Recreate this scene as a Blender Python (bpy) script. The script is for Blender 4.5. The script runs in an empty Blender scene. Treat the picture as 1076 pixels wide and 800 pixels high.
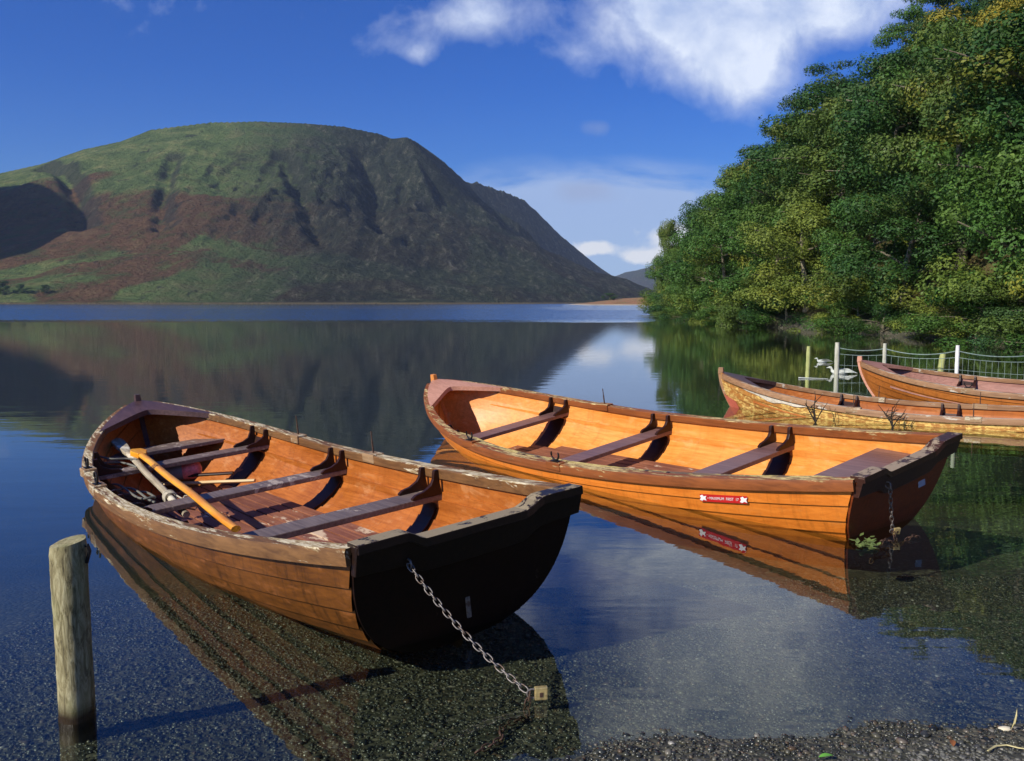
import bpy, bmesh, math, random
import numpy as np
from mathutils import Vector, Matrix, Euler, geometry

rnd = random.Random(7)
rs = np.random.RandomState(11)
C = bpy.context.scene.collection
PI = math.pi
FPX, PW, PH, HZ = 927.7, 1076, 800, 318.0
CH = 1.4
TH = math.atan((400-HZ)/FPX)
SUN_EL = math.radians(33)
SUN_AZ = Vector((-0.80, -0.60, 0)).normalized()

# ------------------------------------------------------------------ helpers
def ray(px, py):
    x, u = (px-538)/FPX, (400-py)/FPX
    return Vector((x, math.cos(TH)+u*math.sin(TH), -math.sin(TH)+u*math.cos(TH)))
def G(px, py, z=0.0):
    d = ray(px, py); s = (z-CH)/d.z
    return Vector((0, 0, CH))+d*s
def AT(px, py, Y):
    d = ray(px, py); return Vector((0, 0, CH))+d*(Y/d.y)

def tag(o, label=None, cat=None, group=None, kind=None):
    if label: o['label'] = label
    if cat: o['category'] = cat
    if group: o['group'] = group
    if kind: o['kind'] = kind
    return o
def thing(name, label, cat, loc=(0, 0, 0), rot=(0, 0, 0), group=None):
    o = bpy.data.objects.new(name, None); C.objects.link(o)
    o.empty_display_size = .2
    o.location = loc; o.rotation_euler = rot
    return tag(o, label, cat, group)
def npmesh(name, V, F, mat=None, smooth=False):
    V = np.asarray(V, dtype=np.float32); F = np.asarray(F, dtype=np.int32)
    me = bpy.data.meshes.new(name)
    me.vertices.add(len(V)); me.vertices.foreach_set('co', V.ravel())
    k = F.shape[1]
    me.loops.add(F.size); me.loops.foreach_set('vertex_index', F.ravel())
    me.polygons.add(len(F)); me.polygons.foreach_set('loop_start', np.arange(0, F.size, k, dtype=np.int32))
    me.update(calc_edges=True); me.validate()
    if smooth: me.polygons.foreach_set('use_smooth', np.ones(len(me.polygons), dtype=bool))
    if mat: me.materials.append(mat)
    return me
def link(name, me, parent=None):
    o = bpy.data.objects.new(name, me); C.objects.link(o)
    if parent: o.parent = parent
    return o

class MB:
    """collects shapes, builds ONE mesh object"""
    def __init__(s): s.v = []; s.f = []
    def add(s, vs, fs):
        n = len(s.v); s.v += [tuple(v) for v in vs]; s.f += [tuple(i+n for i in f) for f in fs]; return s
    def box(s, c, size, rot=None, taper=1.0):
        a, b, d = [x/2 for x in size]
        P = [Vector((sx*a*(taper if sz > 0 else 1), sy*b*(taper if sz > 0 else 1), sz*d)) for sz in (-1, 1) for sy in (-1, 1) for sx in (-1, 1)]
        if rot is not None: P = [rot @ p for p in P]
        P = [p+Vector(c) for p in P]
        return s.add(P, [(0, 2, 3, 1), (4, 5, 7, 6), (0, 1, 5, 4), (2, 6, 7, 3), (0, 4, 6, 2), (1, 3, 7, 5)])
    def tube(s, pts, rad, n=8, flat=1.0, cap=True, up=(0, 0, 1)):
        pts = [Vector(p) for p in pts]
        if not hasattr(rad, '__len__'): rad = [rad]*len(pts)
        rings = []
        for i, p in enumerate(pts):
            t = (pts[min(i+1, len(pts)-1)]-pts[max(i-1, 0)]).normalized()
            u = Vector(up); 
            if abs(u.dot(t)) > .95: u = Vector((1, 0, 0))
            a = t.cross(u).normalized(); b = a.cross(t).normalized()
            rings.append([p+a*math.cos(2*PI*k/n)*rad[i]+b*math.sin(2*PI*k/n)*rad[i]*flat for k in range(n)])
        V = [q for r in rings for q in r]; F = []
        for i in range(len(pts)-1):
            for k in range(n):
                F.append((i*n+k, i*n+(k+1) % n, (i+1)*n+(k+1) % n, (i+1)*n+k))
        if cap:
            F.append(tuple(range(n))[::-1]); F.append(tuple((len(pts)-1)*n+k for k in range(n)))
        return s.add(V, F)
    def torus(s, M, a, b, r, n=14, m=6):
        """stadium-ish ring, half axes a,b, wire radius r, placed by matrix M"""
        V = []; F = []
        for i in range(n):
            th = 2*PI*i/n
            cx = math.copysign(abs(math.cos(th))**.75, math.cos(th))*a; cy = math.copysign(abs(math.sin(th))**.75, math.sin(th))*b
            nx, ny = math.cos(th), math.sin(th)
            for k in range(m):
                ph = 2*PI*k/m
                V.append(M @ Vector((cx+nx*r*math.cos(ph), cy+ny*r*math.cos(ph), r*math.sin(ph))))
        for i in range(n):
            for k in range(m):
                F.append((i*m+k, ((i+1) % n)*m+k, ((i+1) % n)*m+(k+1) % m, i*m+(k+1) % m))
        return s.add(V, F)
    def prism(s, poly, axis_fn, t0, t1):
        """poly: 2D pts; axis_fn(a,b,t)->Vector"""
        n = len(poly)
        V = [axis_fn(a, b, t0) for a, b in poly]+[axis_fn(a, b, t1) for a, b in poly]
        F = [tuple(range(n))[::-1], tuple(range(n, 2*n))]+[(i, (i+1) % n, n+(i+1) % n, n+i) for i in range(n)]
        return s.add(V, F)
    def build(s, name, mat, parent=None, bevel=0, smooth=False, angle=40):
        me = bpy.data.meshes.new(name); me.from_pydata(s.v, [], s.f)
        bm = bmesh.new(); bm.from_mesh(me)
        bmesh.ops.recalc_face_normals(bm, faces=bm.faces[:])
        if bevel:
            es = [e for e in bm.edges if len(e.link_faces) == 2 and e.calc_face_angle(0) > .6]
            bmesh.ops.bevel(bm, geom=es, offset=bevel, segments=2, profile=.6, affect='EDGES', clamp_overlap=True)
        if smooth:
            for f in bm.faces: f.smooth = True
            for e in bm.edges:
                if len(e.link_faces) == 2 and e.calc_face_angle(0) > math.radians(angle): e.smooth = False
        bm.to_mesh(me); bm.free()
        me.materials.append(mat)
        return link(name, me, parent)

# value noise in numpy
def _h(ix, iy, seed):
    n = (ix.astype(np.int64)*374761393+iy.astype(np.int64)*668265263+seed*1442695041) & 0x7fffffff
    n = (n ^ (n >> 13))*1274126177 & 0x7fffffff
    return ((n ^ (n >> 16)) & 0xffff)/65535.0
def vnoise(x, y, seed=0):
    ix, iy = np.floor(x), np.floor(y); fx, fy = x-ix, y-iy
    fx = fx*fx*(3-2*fx); fy = fy*fy*(3-2*fy)
    a, b = _h(ix, iy, seed), _h(ix+1, iy, seed); c, d = _h(ix, iy+1, seed), _h(ix+1, iy+1, seed)
    return (a*(1-fx)+b*fx)*(1-fy)+(c*(1-fx)+d*fx)*fy
def fbm(x, y, o=4, seed=0, ridged=False):
    r = 0; a = 1; t = 0
    for k in range(o):
        n = vnoise(x*2**k+17*k, y*2**k+31*k, seed+k)
        if ridged: n = 1-abs(2*n-1)
        r = r+a*n; t += a; a *= .5
    return r/t

# ------------------------------------------------------------------ materials
def hexc(r, g, b):
    f = lambda c: (c/255/12.92) if c/255 <= .04045 else ((c/255+.055)/1.055)**2.4
    return (f(r), f(g), f(b), 1)
class NM:
    def __init__(s, name):
        s.m = bpy.data.materials.new(name); s.m.use_nodes = True
        s.t = s.m.node_tree; s.N = s.t.nodes; s.L = s.t.links; s.N.clear()
        s.out = s.n('ShaderNodeOutputMaterial')
    def n(s, ty, **k):
        x = s.N.new(ty)
        for a, b in k.items(): setattr(x, a, b)
        return x
    def l(s, a, b): s.L.new(a, b)
    def coord(s, kind='Object', scale=(1, 1, 1), loc=(0, 0, 0)):
        tc = s.n('ShaderNodeTexCoord'); mp = s.n('ShaderNodeMapping')
        mp.inputs['Scale'].default_value = scale; mp.inputs['Location'].default_value = loc
        s.l(tc.outputs[kind], mp.inputs['Vector']); return mp.outputs[0]
    def noise(s, vec, sc, det=4, rough=.55, dist=0):
        x = s.n('ShaderNodeTexNoise'); x.inputs['Scale'].default_value = sc; x.inputs['Detail'].default_value = det
        x.inputs['Roughness'].default_value = rough; x.inputs['Distortion'].default_value = dist
        if vec is not None: s.l(vec, x.inputs['Vector'])
        return x.outputs['Fac']
    def ramp(s, fac, stops, mode='LINEAR'):
        x = s.n('ShaderNodeValToRGB'); x.color_ramp.interpolation = mode
        e = x.color_ramp.elements
        while len(e) < len(stops): e.new(.5)
        for i, (p, c) in enumerate(stops):
            e[i].position = p
            e[i].color = c if hasattr(c, '__len__') else (c, c, c, 1)
        s.l(fac, x.inputs[0]); return x.outputs[0]
    def mix(s, fac, a, b, mode='MIX'):
        x = s.n('ShaderNodeMix', data_type='RGBA', blend_type=mode)
        for i, v in ((0, fac), (6, a), (7, b)):
            if hasattr(v, 'is_linked') or isinstance(v, bpy.types.NodeSocket): s.l(v, x.inputs[i])
            else: x.inputs[i].default_value = v
        return x.outputs[2]
    def math(s, op, a, b=None, c=None, clamp=False):
        x = s.n('ShaderNodeMath', operation=op, use_clamp=clamp)
        for i, v in enumerate((a, b, c)):
            if v is None: continue
            if isinstance(v, bpy.types.NodeSocket): s.l(v, x.inputs[i])
            else: x.inputs[i].default_value = v
        return x.outputs[0]
    def sep(s, vec):
        x = s.n('ShaderNodeSeparateXYZ'); s.l(vec, x.inputs[0]); return x.outputs
    def bump(s, h, strength=.3, dist=.01):
        x = s.n('ShaderNodeBump'); x.inputs['Strength'].default_value = strength; x.inputs['Distance'].default_value = dist
        s.l(h, x.inputs['Height']); return x.outputs[0]
    def bsdf(s, col, rough=.6, normal=None, metal=0, spec=.5, coat=0):
        x = s.n('ShaderNodeBsdfPrincipled')
        for k, v in (('Base Color', col), ('Roughness', rough), ('Metallic', metal), ('Specular IOR Level', spec), ('Coat Weight', coat)):
            if isinstance(v, bpy.types.NodeSocket): s.l(v, x.inputs[k])
            else: x.inputs[k].default_value = v
        if normal is not None: s.l(normal, x.inputs['Normal'])
        return x
    def done(s, sh): s.l(sh.outputs[0], s.out.inputs[0]); return s.m
    def normalz(s):
        g = s.n('ShaderNodeNewGeometry'); return s.sep(g.outputs['Normal'])[2]

def wood(name, dark, light, rough=.5, gs=(1.2, 22, 22), bump=.15, flake=None, flake_amt=.5, flake_up=False, coat=0, flake_scale=14, spec=.4, stain=None, flake2=None, uponly=False, fx=.45, grime=0):
    m = NM(name); v = m.coord('Object', gs)
    g = m.noise(v, 2.2, 6, .6, .6)
    v2 = m.coord('Object', (1, 1, 1)); big = m.noise(v2, 2.3, 3)
    col = m.ramp(m.math('ADD', m.math('MULTIPLY', g, .65), m.math('MULTIPLY', big, .35)), [(.36, dark), (.62, light)])
    if stain:
        vs = m.coord('Object', (1.2, 4, 4)); sn = m.noise(vs, 3.1, 5, .65, .4)
        col = m.mix(m.ramp(sn, [(.56, 0.0), (.68, .6)]), col, stain)
    r = m.math('ADD', m.math('MULTIPLY', m.math('SUBTRACT', big, .5), .35), rough)
    if grime:
        st1 = m.noise(m.coord('Object', (26, 2, 1.6)), 1.0, 5, .7); st2 = m.noise(m.coord('Object', (1, 1, 1)), 38, 6, .75)
        gm_ = m.math('MULTIPLY', m.ramp(st1, [(.50, 0.0), (.68, 1.0)]), m.ramp(st2, [(.40, .25), (.60, 1.0)]))
        col = m.mix(m.math('MULTIPLY', gm_, grime), col, (dark[0]*.35, dark[1]*.4, dark[2]*.5, 1))
        sc_ = m.ramp(m.noise(m.coord('Object', (3, 14, 14)), 6.0, 8, .8, 1.5), [(.66, 0.0), (.70, 1.0)])
        col = m.mix(m.math('MULTIPLY', sc_, grime*.8), col, tuple(min(1, c*1.9+.05) for c in light[:3])+(1,))
    if flake:
        vf = m.coord('Object', (fx, 1, 1)); fn = m.noise(vf, flake_scale, 7, .68, .3)
        big2 = m.noise(m.coord('Object', (.6, 1, 1), (3, 1, 0)), 2.0, 2)
        k = m.math('ADD', fn, m.math('MULTIPLY', m.math('SUBTRACT', big2, .5), .5))
        if flake_up:
            k = m.math('ADD', k, m.math('MULTIPLY', m.math('SUBTRACT', m.normalz(), .45), .16))
        mask = m.ramp(k, [(1-flake_amt-.02, 0.0), (1-flake_amt+.03, 1.0)])
        if uponly: mask = m.math('MULTIPLY', mask, m.ramp(m.normalz(), [(.55, 0.0), (.85, 1.0)]))
        fc = flake
        if flake2: fc = m.mix(m.ramp(m.noise(vf, flake_scale*2.7, 5, .7), [(.42, 0.0), (.56, 1.0)]), flake, flake2)
        col = m.mix(mask, col, fc)
        r = m.math('ADD', m.math('MULTIPLY', mask, .35), rough)
        hgt = m.math('ADD', m.math('MULTIPLY', mask, .6), m.math('MULTIPLY', g, .5))
        nb = m.bump(hgt, .5, .004)
    else:
        nb = m.bump(g, bump, .004)
    return m.done(m.bsdf(col, r, nb, spec=spec, coat=coat))

M = {}
M['hullA'] = wood(grime=.9, name='hull_varnish_brown', dark=hexc(82, 48, 15), light=hexc(118, 70, 23), rough=.42, stain=hexc(160, 100, 55), bump=.1, spec=.35)
M['inA'] = wood(grime=.3, name='inside_varnish_brown', dark=hexc(146, 78, 26), light=hexc(184, 108, 44), rough=.42, stain=hexc(196, 136, 84), bump=.1, spec=.35)
M['inB'] = wood(grime=.3, name='inside_varnish_orange', dark=hexc(210, 126, 46), light=hexc(236, 158, 74), rough=.45, bump=.08, spec=.35, stain=hexc(232, 172, 104))
M['hullB'] = wood(grime=.45, name='hull_varnish_orange', dark=hexc(194, 106, 30), light=hexc(222, 130, 44), rough=.42, bump=.08, spec=.35, stain=hexc(196, 124, 58))
M['hullC'] = wood(grime=.45, name='hull_peeling_yellow', dark=hexc(140, 88, 36), light=hexc(196, 134, 60), rough=.6, flake=hexc(226, 192, 108), flake_amt=.56, flake_scale=12, flake2=hexc(170, 120, 60))
M['hullD'] = wood(grime=.45, name='hull_varnish_mid', dark=hexc(150, 84, 30), light=hexc(186, 112, 44), rough=.45, bump=.1)
M['redpaint'] = wood('red_antifouling', hexc(176, 84, 62), hexc(196, 104, 80), .6)
M['dark'] = wood('dark_stained_wood', hexc(34, 16, 9), hexc(56, 28, 16), .45, spec=.3)
M['transA'] = wood('transom_black_brown', hexc(22, 11, 6), hexc(36, 18, 10), .5, spec=.25, flake=hexc(96, 78, 60), flake_amt=.30, flake_scale=9)
M['transB'] = wood(grime=.45, name='transom_red_brown', dark=hexc(100, 44, 16), light=hexc(128, 60, 24), rough=.45, spec=.3)
M['railA'] = wood('gunwale_weathered', hexc(88, 58, 30), hexc(128, 90, 50), .6, flake=hexc(210, 198, 166), flake_amt=.435, flake_up=True, flake_scale=26, flake2=hexc(150, 128, 90), fx=.12)
M['railB'] = wood('gunwale_brown_flaking', hexc(112, 60, 24), hexc(146, 82, 36), .55, flake=hexc(214, 190, 130), flake_amt=.42, flake_up=True, flake_scale=26, flake2=hexc(120, 92, 60), fx=.14)
M['railC'] = wood('gunwale_grey_brown', hexc(120, 84, 52), hexc(158, 120, 84), .6, flake=hexc(190, 180, 160), flake_amt=.43, flake_up=True, flake_scale=18, fx=.2)
M['thwart'] = wood('thwart_purple_brown', hexc(84, 70, 64), hexc(124, 108, 100), .5, flake=hexc(166, 152, 140), flake_amt=.40, flake_scale=12, spec=.5)
M['thwartB'] = wood('thwart_brown', hexc(96, 68, 62), hexc(130, 98, 90), .4, spec=.5)
M['lichen'] = wood('peeling_yellow_board', hexc(96, 78, 60), hexc(140, 116, 88), .7, flake=hexc(226, 204, 130), flake_amt=.50, flake_scale=22, flake2=hexc(176, 150, 84), fx=.3)
M['floor'] = wood('floor_boards_worn', hexc(104, 58, 38), hexc(150, 96, 70), .6, flake=hexc(202, 176, 146), flake_amt=.38, flake_scale=7)
M['hookA'] = wood('breasthook_dark', hexc(62, 44, 42), hexc(92, 68, 66), .45)
M['hookB'] = wood('breasthook_pink', hexc(176, 124, 100), hexc(206, 152, 126), .5)
M['stemB'] = wood('stem_orange', hexc(196, 120, 50), hexc(228, 150, 76), .5)
M['capA'] = wood('transom_cap_dark', hexc(24, 14, 9), hexc(40, 24, 16), .42, flake=hexc(140, 126, 100), flake_amt=.54, flake_scale=14, uponly=True, fx=1)
M['capB'] = wood('transom_cap_brown', hexc(46, 26, 18), hexc(70, 42, 32), .4, flake=hexc(150, 132, 110), flake_amt=.50, flake_scale=13, uponly=True, fx=1)
M['pinkin'] = wood('inside_pink_brown', hexc(134, 92, 78), hexc(170, 124, 108), .6)
M['oargrey'] = wood('oar_grey_wood', hexc(122, 112, 92), hexc(184, 172, 146), .75, flake=hexc(210, 202, 180), flake_amt=.45, flake_scale=10)
M['oarorange'] = wood('oar_orange_varnish', hexc(214, 128, 20), hexc(246, 178, 52), .35, spec=.5, flake=hexc(74, 44, 30), flake_amt=.36, flake_scale=4)
M['oarpale'] = wood('oar_pale', hexc(196, 160, 106), hexc(224, 196, 146), .6)
M['block'] = wood('rowlock_pad', hexc(120, 90, 58), hexc(160, 130, 94), .6, flake=hexc(190, 178, 150), flake_amt=.44, flake_scale=20)
M['whitepaint'] = wood('white_paint', hexc(214, 212, 204), hexc(236, 234, 228), .5)
M['paleWorn'] = wood('white_peeling', hexc(176, 160, 130), hexc(226, 216, 196), .6)

def metal(name, c, rough=.45, metal_=1.0, rust=None):
    m = NM(name); v = m.coord('Object'); n = m.noise(v, 60, 4)
    col = m.ramp(n, [(.35, tuple(x*.6 for x in c[:3])+(1,)), (.65, c)])
    if rust: col = m.mix(m.ramp(m.noise(v, 35, 5), [(.5, 0.0), (.6, .8)]), col, rust)
    return m.done(m.bsdf(col, rough, m.bump(n, .2, .001), metal=metal_))
M['steel'] = metal('galvanised_steel', hexc(140, 134, 128), .5, .6, hexc(96, 74, 58))
M['iron'] = metal('black_iron', hexc(48, 46, 46), .5, .6)
M['brass'] = metal('brass', hexc(232, 206, 138), .35, .55)
M['brown_iron'] = metal('rusty_iron', hexc(90, 66, 52), .7, .3)
def plain(name, c, rough=.6, var=.2, sc=12):
    m = NM(name); v = m.coord('Object'); n = m.noise(v, sc, 5)
    a = tuple(x*(1-var) for x in c[:3])+(1,); b = tuple(min(1, x*(1+var)) for x in c[:3])+(1,)
    return m.done(m.bsdf(m.ramp(n, [(.35, a), (.65, b)]), rough, m.bump(n, .15, .003)))
M['rope'] = plain('pale_rope', hexc(190, 182, 160), .9, .25, 60)
M['ropeblue'] = plain('blue_white_rope', hexc(108, 108, 100), .9, .15, 60)
M['fendergrey'] = plain('grey_rubber', hexc(112, 118, 130), .5)
M['fenderpink'] = plain('pink_plastic', hexc(226, 130, 130), .5, .3, 30)
M['wire'] = plain('fence_wire_pale', hexc(120, 136, 128), .5)
M['white'] = plain('white_feathers', hexc(196, 200, 188), .8, .12)
M['birdgrey'] = plain('grey_feathers', hexc(120, 124, 112), .8, .3)
M['sticker_red'] = plain('red_sticker', hexc(196, 34, 34), .4, .06)
M['sticker_white'] = plain('white_print', hexc(240, 238, 234), .5, .03)
M['plate_grey'] = plain('pale_blue_plate', hexc(150, 162, 184), .4, .08)
M['twig'] = plain('dead_twig', hexc(46, 38, 28), .9, .3)
M['straw'] = plain('straw_stalk', hexc(196, 184, 130), .8, .15)
M['leafgreen'] = plain('fresh_green_leaf', hexc(104, 168, 60), .6, .2)
M['weed'] = plain('water_weed', hexc(96, 112, 60), .6, .45, 40)
M['shell'] = plain('pale_stone', hexc(216, 206, 176), .7, .1)

def post_mat():
    m = NM('weathered_post'); v = m.coord('Object', (16, 16, 3.2)); n = m.noise(v, 2.8, 8, .7, 1.6)
    n2 = m.noise(m.coord('Object', (1, 1, .6)), 9, 4)
    col = m.ramp(n, [(.32, hexc(58, 50, 32)), (.46, hexc(132, 122, 84)), (.68, hexc(186, 178, 138))])
    col = m.mix(m.ramp(n2, [(.5, 0.0), (.7, .5)]), col, hexc(112, 122, 70))
    z = m.sep(m.coord('Object'))[2]
    wet = m.ramp(m.math('ADD', z, m.math('MULTIPLY', n2, .05)), [(.05, 1.0), (.10, 0.0)])
    col = m.mix(wet, col, hexc(52, 40, 24))
    r = m.ramp(z, [(.04, .25), (.12, .85)])
    return m.done(m.bsdf(col, r, m.bump(n, .6, .006)))
M['post'] = post_mat()
M['postpale'] = wood('fence_post_pale', hexc(150, 150, 130), hexc(200, 198, 180), .8, gs=(12, 12, 1.5))
M['postgreen'] = wood('fence_post_green', hexc(140, 146, 84), hexc(182, 184, 120), .8, gs=(12, 12, 1.5))

# pebbles / ground
def ground_mat():
    m = NM('shingle_and_bank'); g = m.n('ShaderNodeTexCoord').outputs['Object']
    vo = m.n('ShaderNodeTexVoronoi'); vo.inputs['Scale'].default_value = 42; m.l(g, vo.inputs['Vector'])
    vo2 = m.n('ShaderNodeTexVoronoi'); vo2.inputs['Scale'].default_value = 15; m.l(g, vo2.inputs['Vector'])
    r1 = m.sep(vo.outputs['Color'])[0]
    peb = m.ramp(r1, [(0, hexc(36, 36, 30)), (.4, hexc(64, 62, 50)), (.75, hexc(86, 82, 66)), (.95, hexc(110, 104, 84)), (1, hexc(150, 144, 128))])
    peb = m.mix(m.ramp(m.noise(g, 1.3, 4), [(.4, 0.0), (.65, .55)]), peb, hexc(60, 62, 40))
    d = m.ramp(vo.outputs['Distance'], [(0, 1.0), (.8, 0.0)])
    z = m.sep(g)[2]
    silt_dim = m.mix(m.noise(g, .8, 4), hexc(28, 32, 22), hexc(48, 50, 34))  # deep bed tone, darkened to stand in for light the water absorbs
    col = m.mix(m.ramp(m.math('MULTIPLY', z, -1), [(.25, 0.0), (.7, 1.0)]), peb, silt_dim)
    litter = m.ramp(m.noise(g, 6, 6, .7), [(.35, hexc(58, 46, 28)), (.5, hexc(84, 74, 40)), (.65, hexc(66, 84, 36))])
    mr = m.n('ShaderNodeMapRange'); mr.inputs['From Min'].default_value = .5; mr.inputs['From Max'].default_value = .9
    m.l(z, mr.inputs['Value'])
    col = m.mix(mr.outputs[0], col, litter)
    return m.done(m.bsdf(col, .65, m.bump(d, .8, .008)))
def pebble_mat():
    m = NM('pebbles'); g = m.n('ShaderNodeNewGeometry')
    col = m.ramp(g.outputs['Random Per Island'], [(0, hexc(32, 35, 35)), (.3, hexc(54, 58, 54)), (.6, hexc(76, 78, 68)), (.88, hexc(94, 93, 78)), (.93, hexc(94, 76, 56)), (.99, hexc(116, 112, 100)), (1, hexc(170, 168, 160))])
    n = m.noise(m.coord('Object'), 160, 3)
    col = m.mix(.35, col, m.mix(n, hexc(40, 40, 32), hexc(140, 134, 110)), 'OVERLAY')
    z = m.sep(g.outputs['Position'])[2]
    wet = m.ramp(m.math('ADD', m.math('MULTIPLY', z, 8.0), m.math('MULTIPLY', n, .1)), [(.22, 1.0), (.42, 0.0)])
    col = m.mix(wet, m.mix(.38, col, hexc(150, 148, 140)), col)
    return m.done(m.bsdf(col, m.math('SUBTRACT', .75, m.math('MULTIPLY', wet, .5)), m.bump(n, .2, .002)))

# ------------------------------------------------------------------ boats
L_, BT, BM, PP, QQ, TM, ZS, ZB, TZ = 5.5351, .5343, .8125, 2.5537, .8021, .5189, .1408, .3624, .4872
def hb(t):
    if t < TM: return BM-(BM-BT)*((TM-t)/TM)**2
    return BM*max(0, 1-((t-TM)/(1-TM))**PP)**QQ
def zs(t):
    return ZS*((TZ-t)/TZ)**2 if t < TZ else ZB*((t-TZ)/(1-TZ))**2.2
def zk(t): return -.43-.03*math.sin(PI*min(1, t*1.1))
def hp(t, v):
    b = hb(t); top = zs(t); d = top-zk(t)
    n = 2.7-.2*t if t < .5 else 2.6-1.45*((t-.5)/.5)**1.1
    a = v*PI/2
    y = b*max(0, math.cos(a))**(2/n); z = top-d*math.sin(a)**(2/n)
    dz = (top-z)/d
    x = L_*t-.42*dz**1.7*max(0, (t-.35)/.65)**3+.21*dz*(1-t)**4
    return Vector((x, y, z))
def hn(t, v):
    e = .004
    dt = hp(min(1, t+e), v)-hp(max(0, t-e), v); dv = hp(t, min(1, v+e))-hp(t, max(0, v-e))
    n = dt.cross(dv)
    if n.length < 1e-9: return Vector((0, 1, 0))
    n.normalize()
    if n.y < 0 and v < .9: n = -n
    if v >= .9 and n.z > 0: n = -n
    return n
def inner_y(t, z):
    """half breadth inside at local height z"""
    lo, hi = 0.0, 1.0
    for _ in range(22):
        m = (lo+hi)/2
        if hp(t, m).z > z: lo = m
        else: hi = m
    return max(.0, hp(t, lo).y-.03)
NS = 8
VB = [0, .115, .23, .345, .46, .575, .69, .82, 1.0]
TS = [i/56 for i in range(54)]+[.955, .967, .978, .988, .995, 1.0]
def pose_mat(p): return Matrix.Translation(p[:3]) @ Euler((p[5], p[4], p[3]), 'XYZ').to_matrix().to_4x4()
def px_local(p, px, py, zl):
    Mi = pose_mat(p).inverted(); o = Mi @ Vector((0, 0, CH)); d = (Mi.to_3x3() @ ray(px, py)); return o+d*((zl-o.z)/d.z)
def px_plane(p, px, py, xl):
    Mi = pose_mat(p).inverted(); o = Mi @ Vector((0, 0, CH)); d = (Mi.to_3x3() @ ray(px, py)); return o+d*((xl-o.x)/d.x)

def strip_surface(mb, inner):
    rows = []
    for k in range(NS):
        for s in (0, .5, 1):
            v = VB[k]+(VB[k+1]-VB[k])*s
            off = (.002+.013*s) if not inner else (-.022+.009*s)
            rows.append((v, off, k, s))
    for side in (1, -1):
        P = []
        for v, off, k, s in rows:
            line = []
            for t in TS:
                q = hp(t, v); n = hn(t, v)
                fade = min(1, (1-t)/.04) if not inner else 1
                q = q+n*off*(fade if off > 0 else 1)
                if q.y < 0: q.y = 0
                line.append((q.x, q.y*side, q.z))
            P.append(line)
        nT = len(TS); V = [q for l in P for q in l]; F = []
        for r in range(len(P)-1):
            for i in range(nT-1):
                F.append((r*nT+i, r*nT+i+1, (r+1)*nT+i+1, (r+1)*nT+i))
        mb.add(V, F)
def sheer_frame(t, side):
    e = .004; a = hp(max(0, t-e), 0); b = hp(min(1, t+e), 0)
    d = (b-a); n = Vector((-d.y, d.x, 0)).normalized()
    if n.y < 0: n = -n
    p = hp(t, 0)
    return Vector((p.x, p.y*side, p.z)), Vector((n.x, n.y*side, 0))
def rail(t0, t1, prof, side, n=60):
    mb = MB(); k = len(prof); V = []
    for i in range(n+1):
        t = t0+(t1-t0)*i/n
        p, nn = sheer_frame(t, side)
        for (a, b) in prof:
            q = p+nn*a; q.z += b
            if q.y*side < 0: q.y = 0
            V.append(q)
    F = [(i*k+j, i*k+(j+1) % k, (i+1)*k+(j+1) % k, (i+1)*k+j) for i in range(n) for j in range(k)]
    F += [tuple(range(k)), tuple(n*k+j for j in range(k))[::-1]]
    return mb.add(V, F)
def top_profile(y, bt):
    a = abs(y)/bt
    z = ZS+.012
    if a < .44: z -= .045
    elif a < .62: z -= .045*(1-((a-.44)/.18)**2*(3-2*(a-.44)/.18))
    return z

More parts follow.
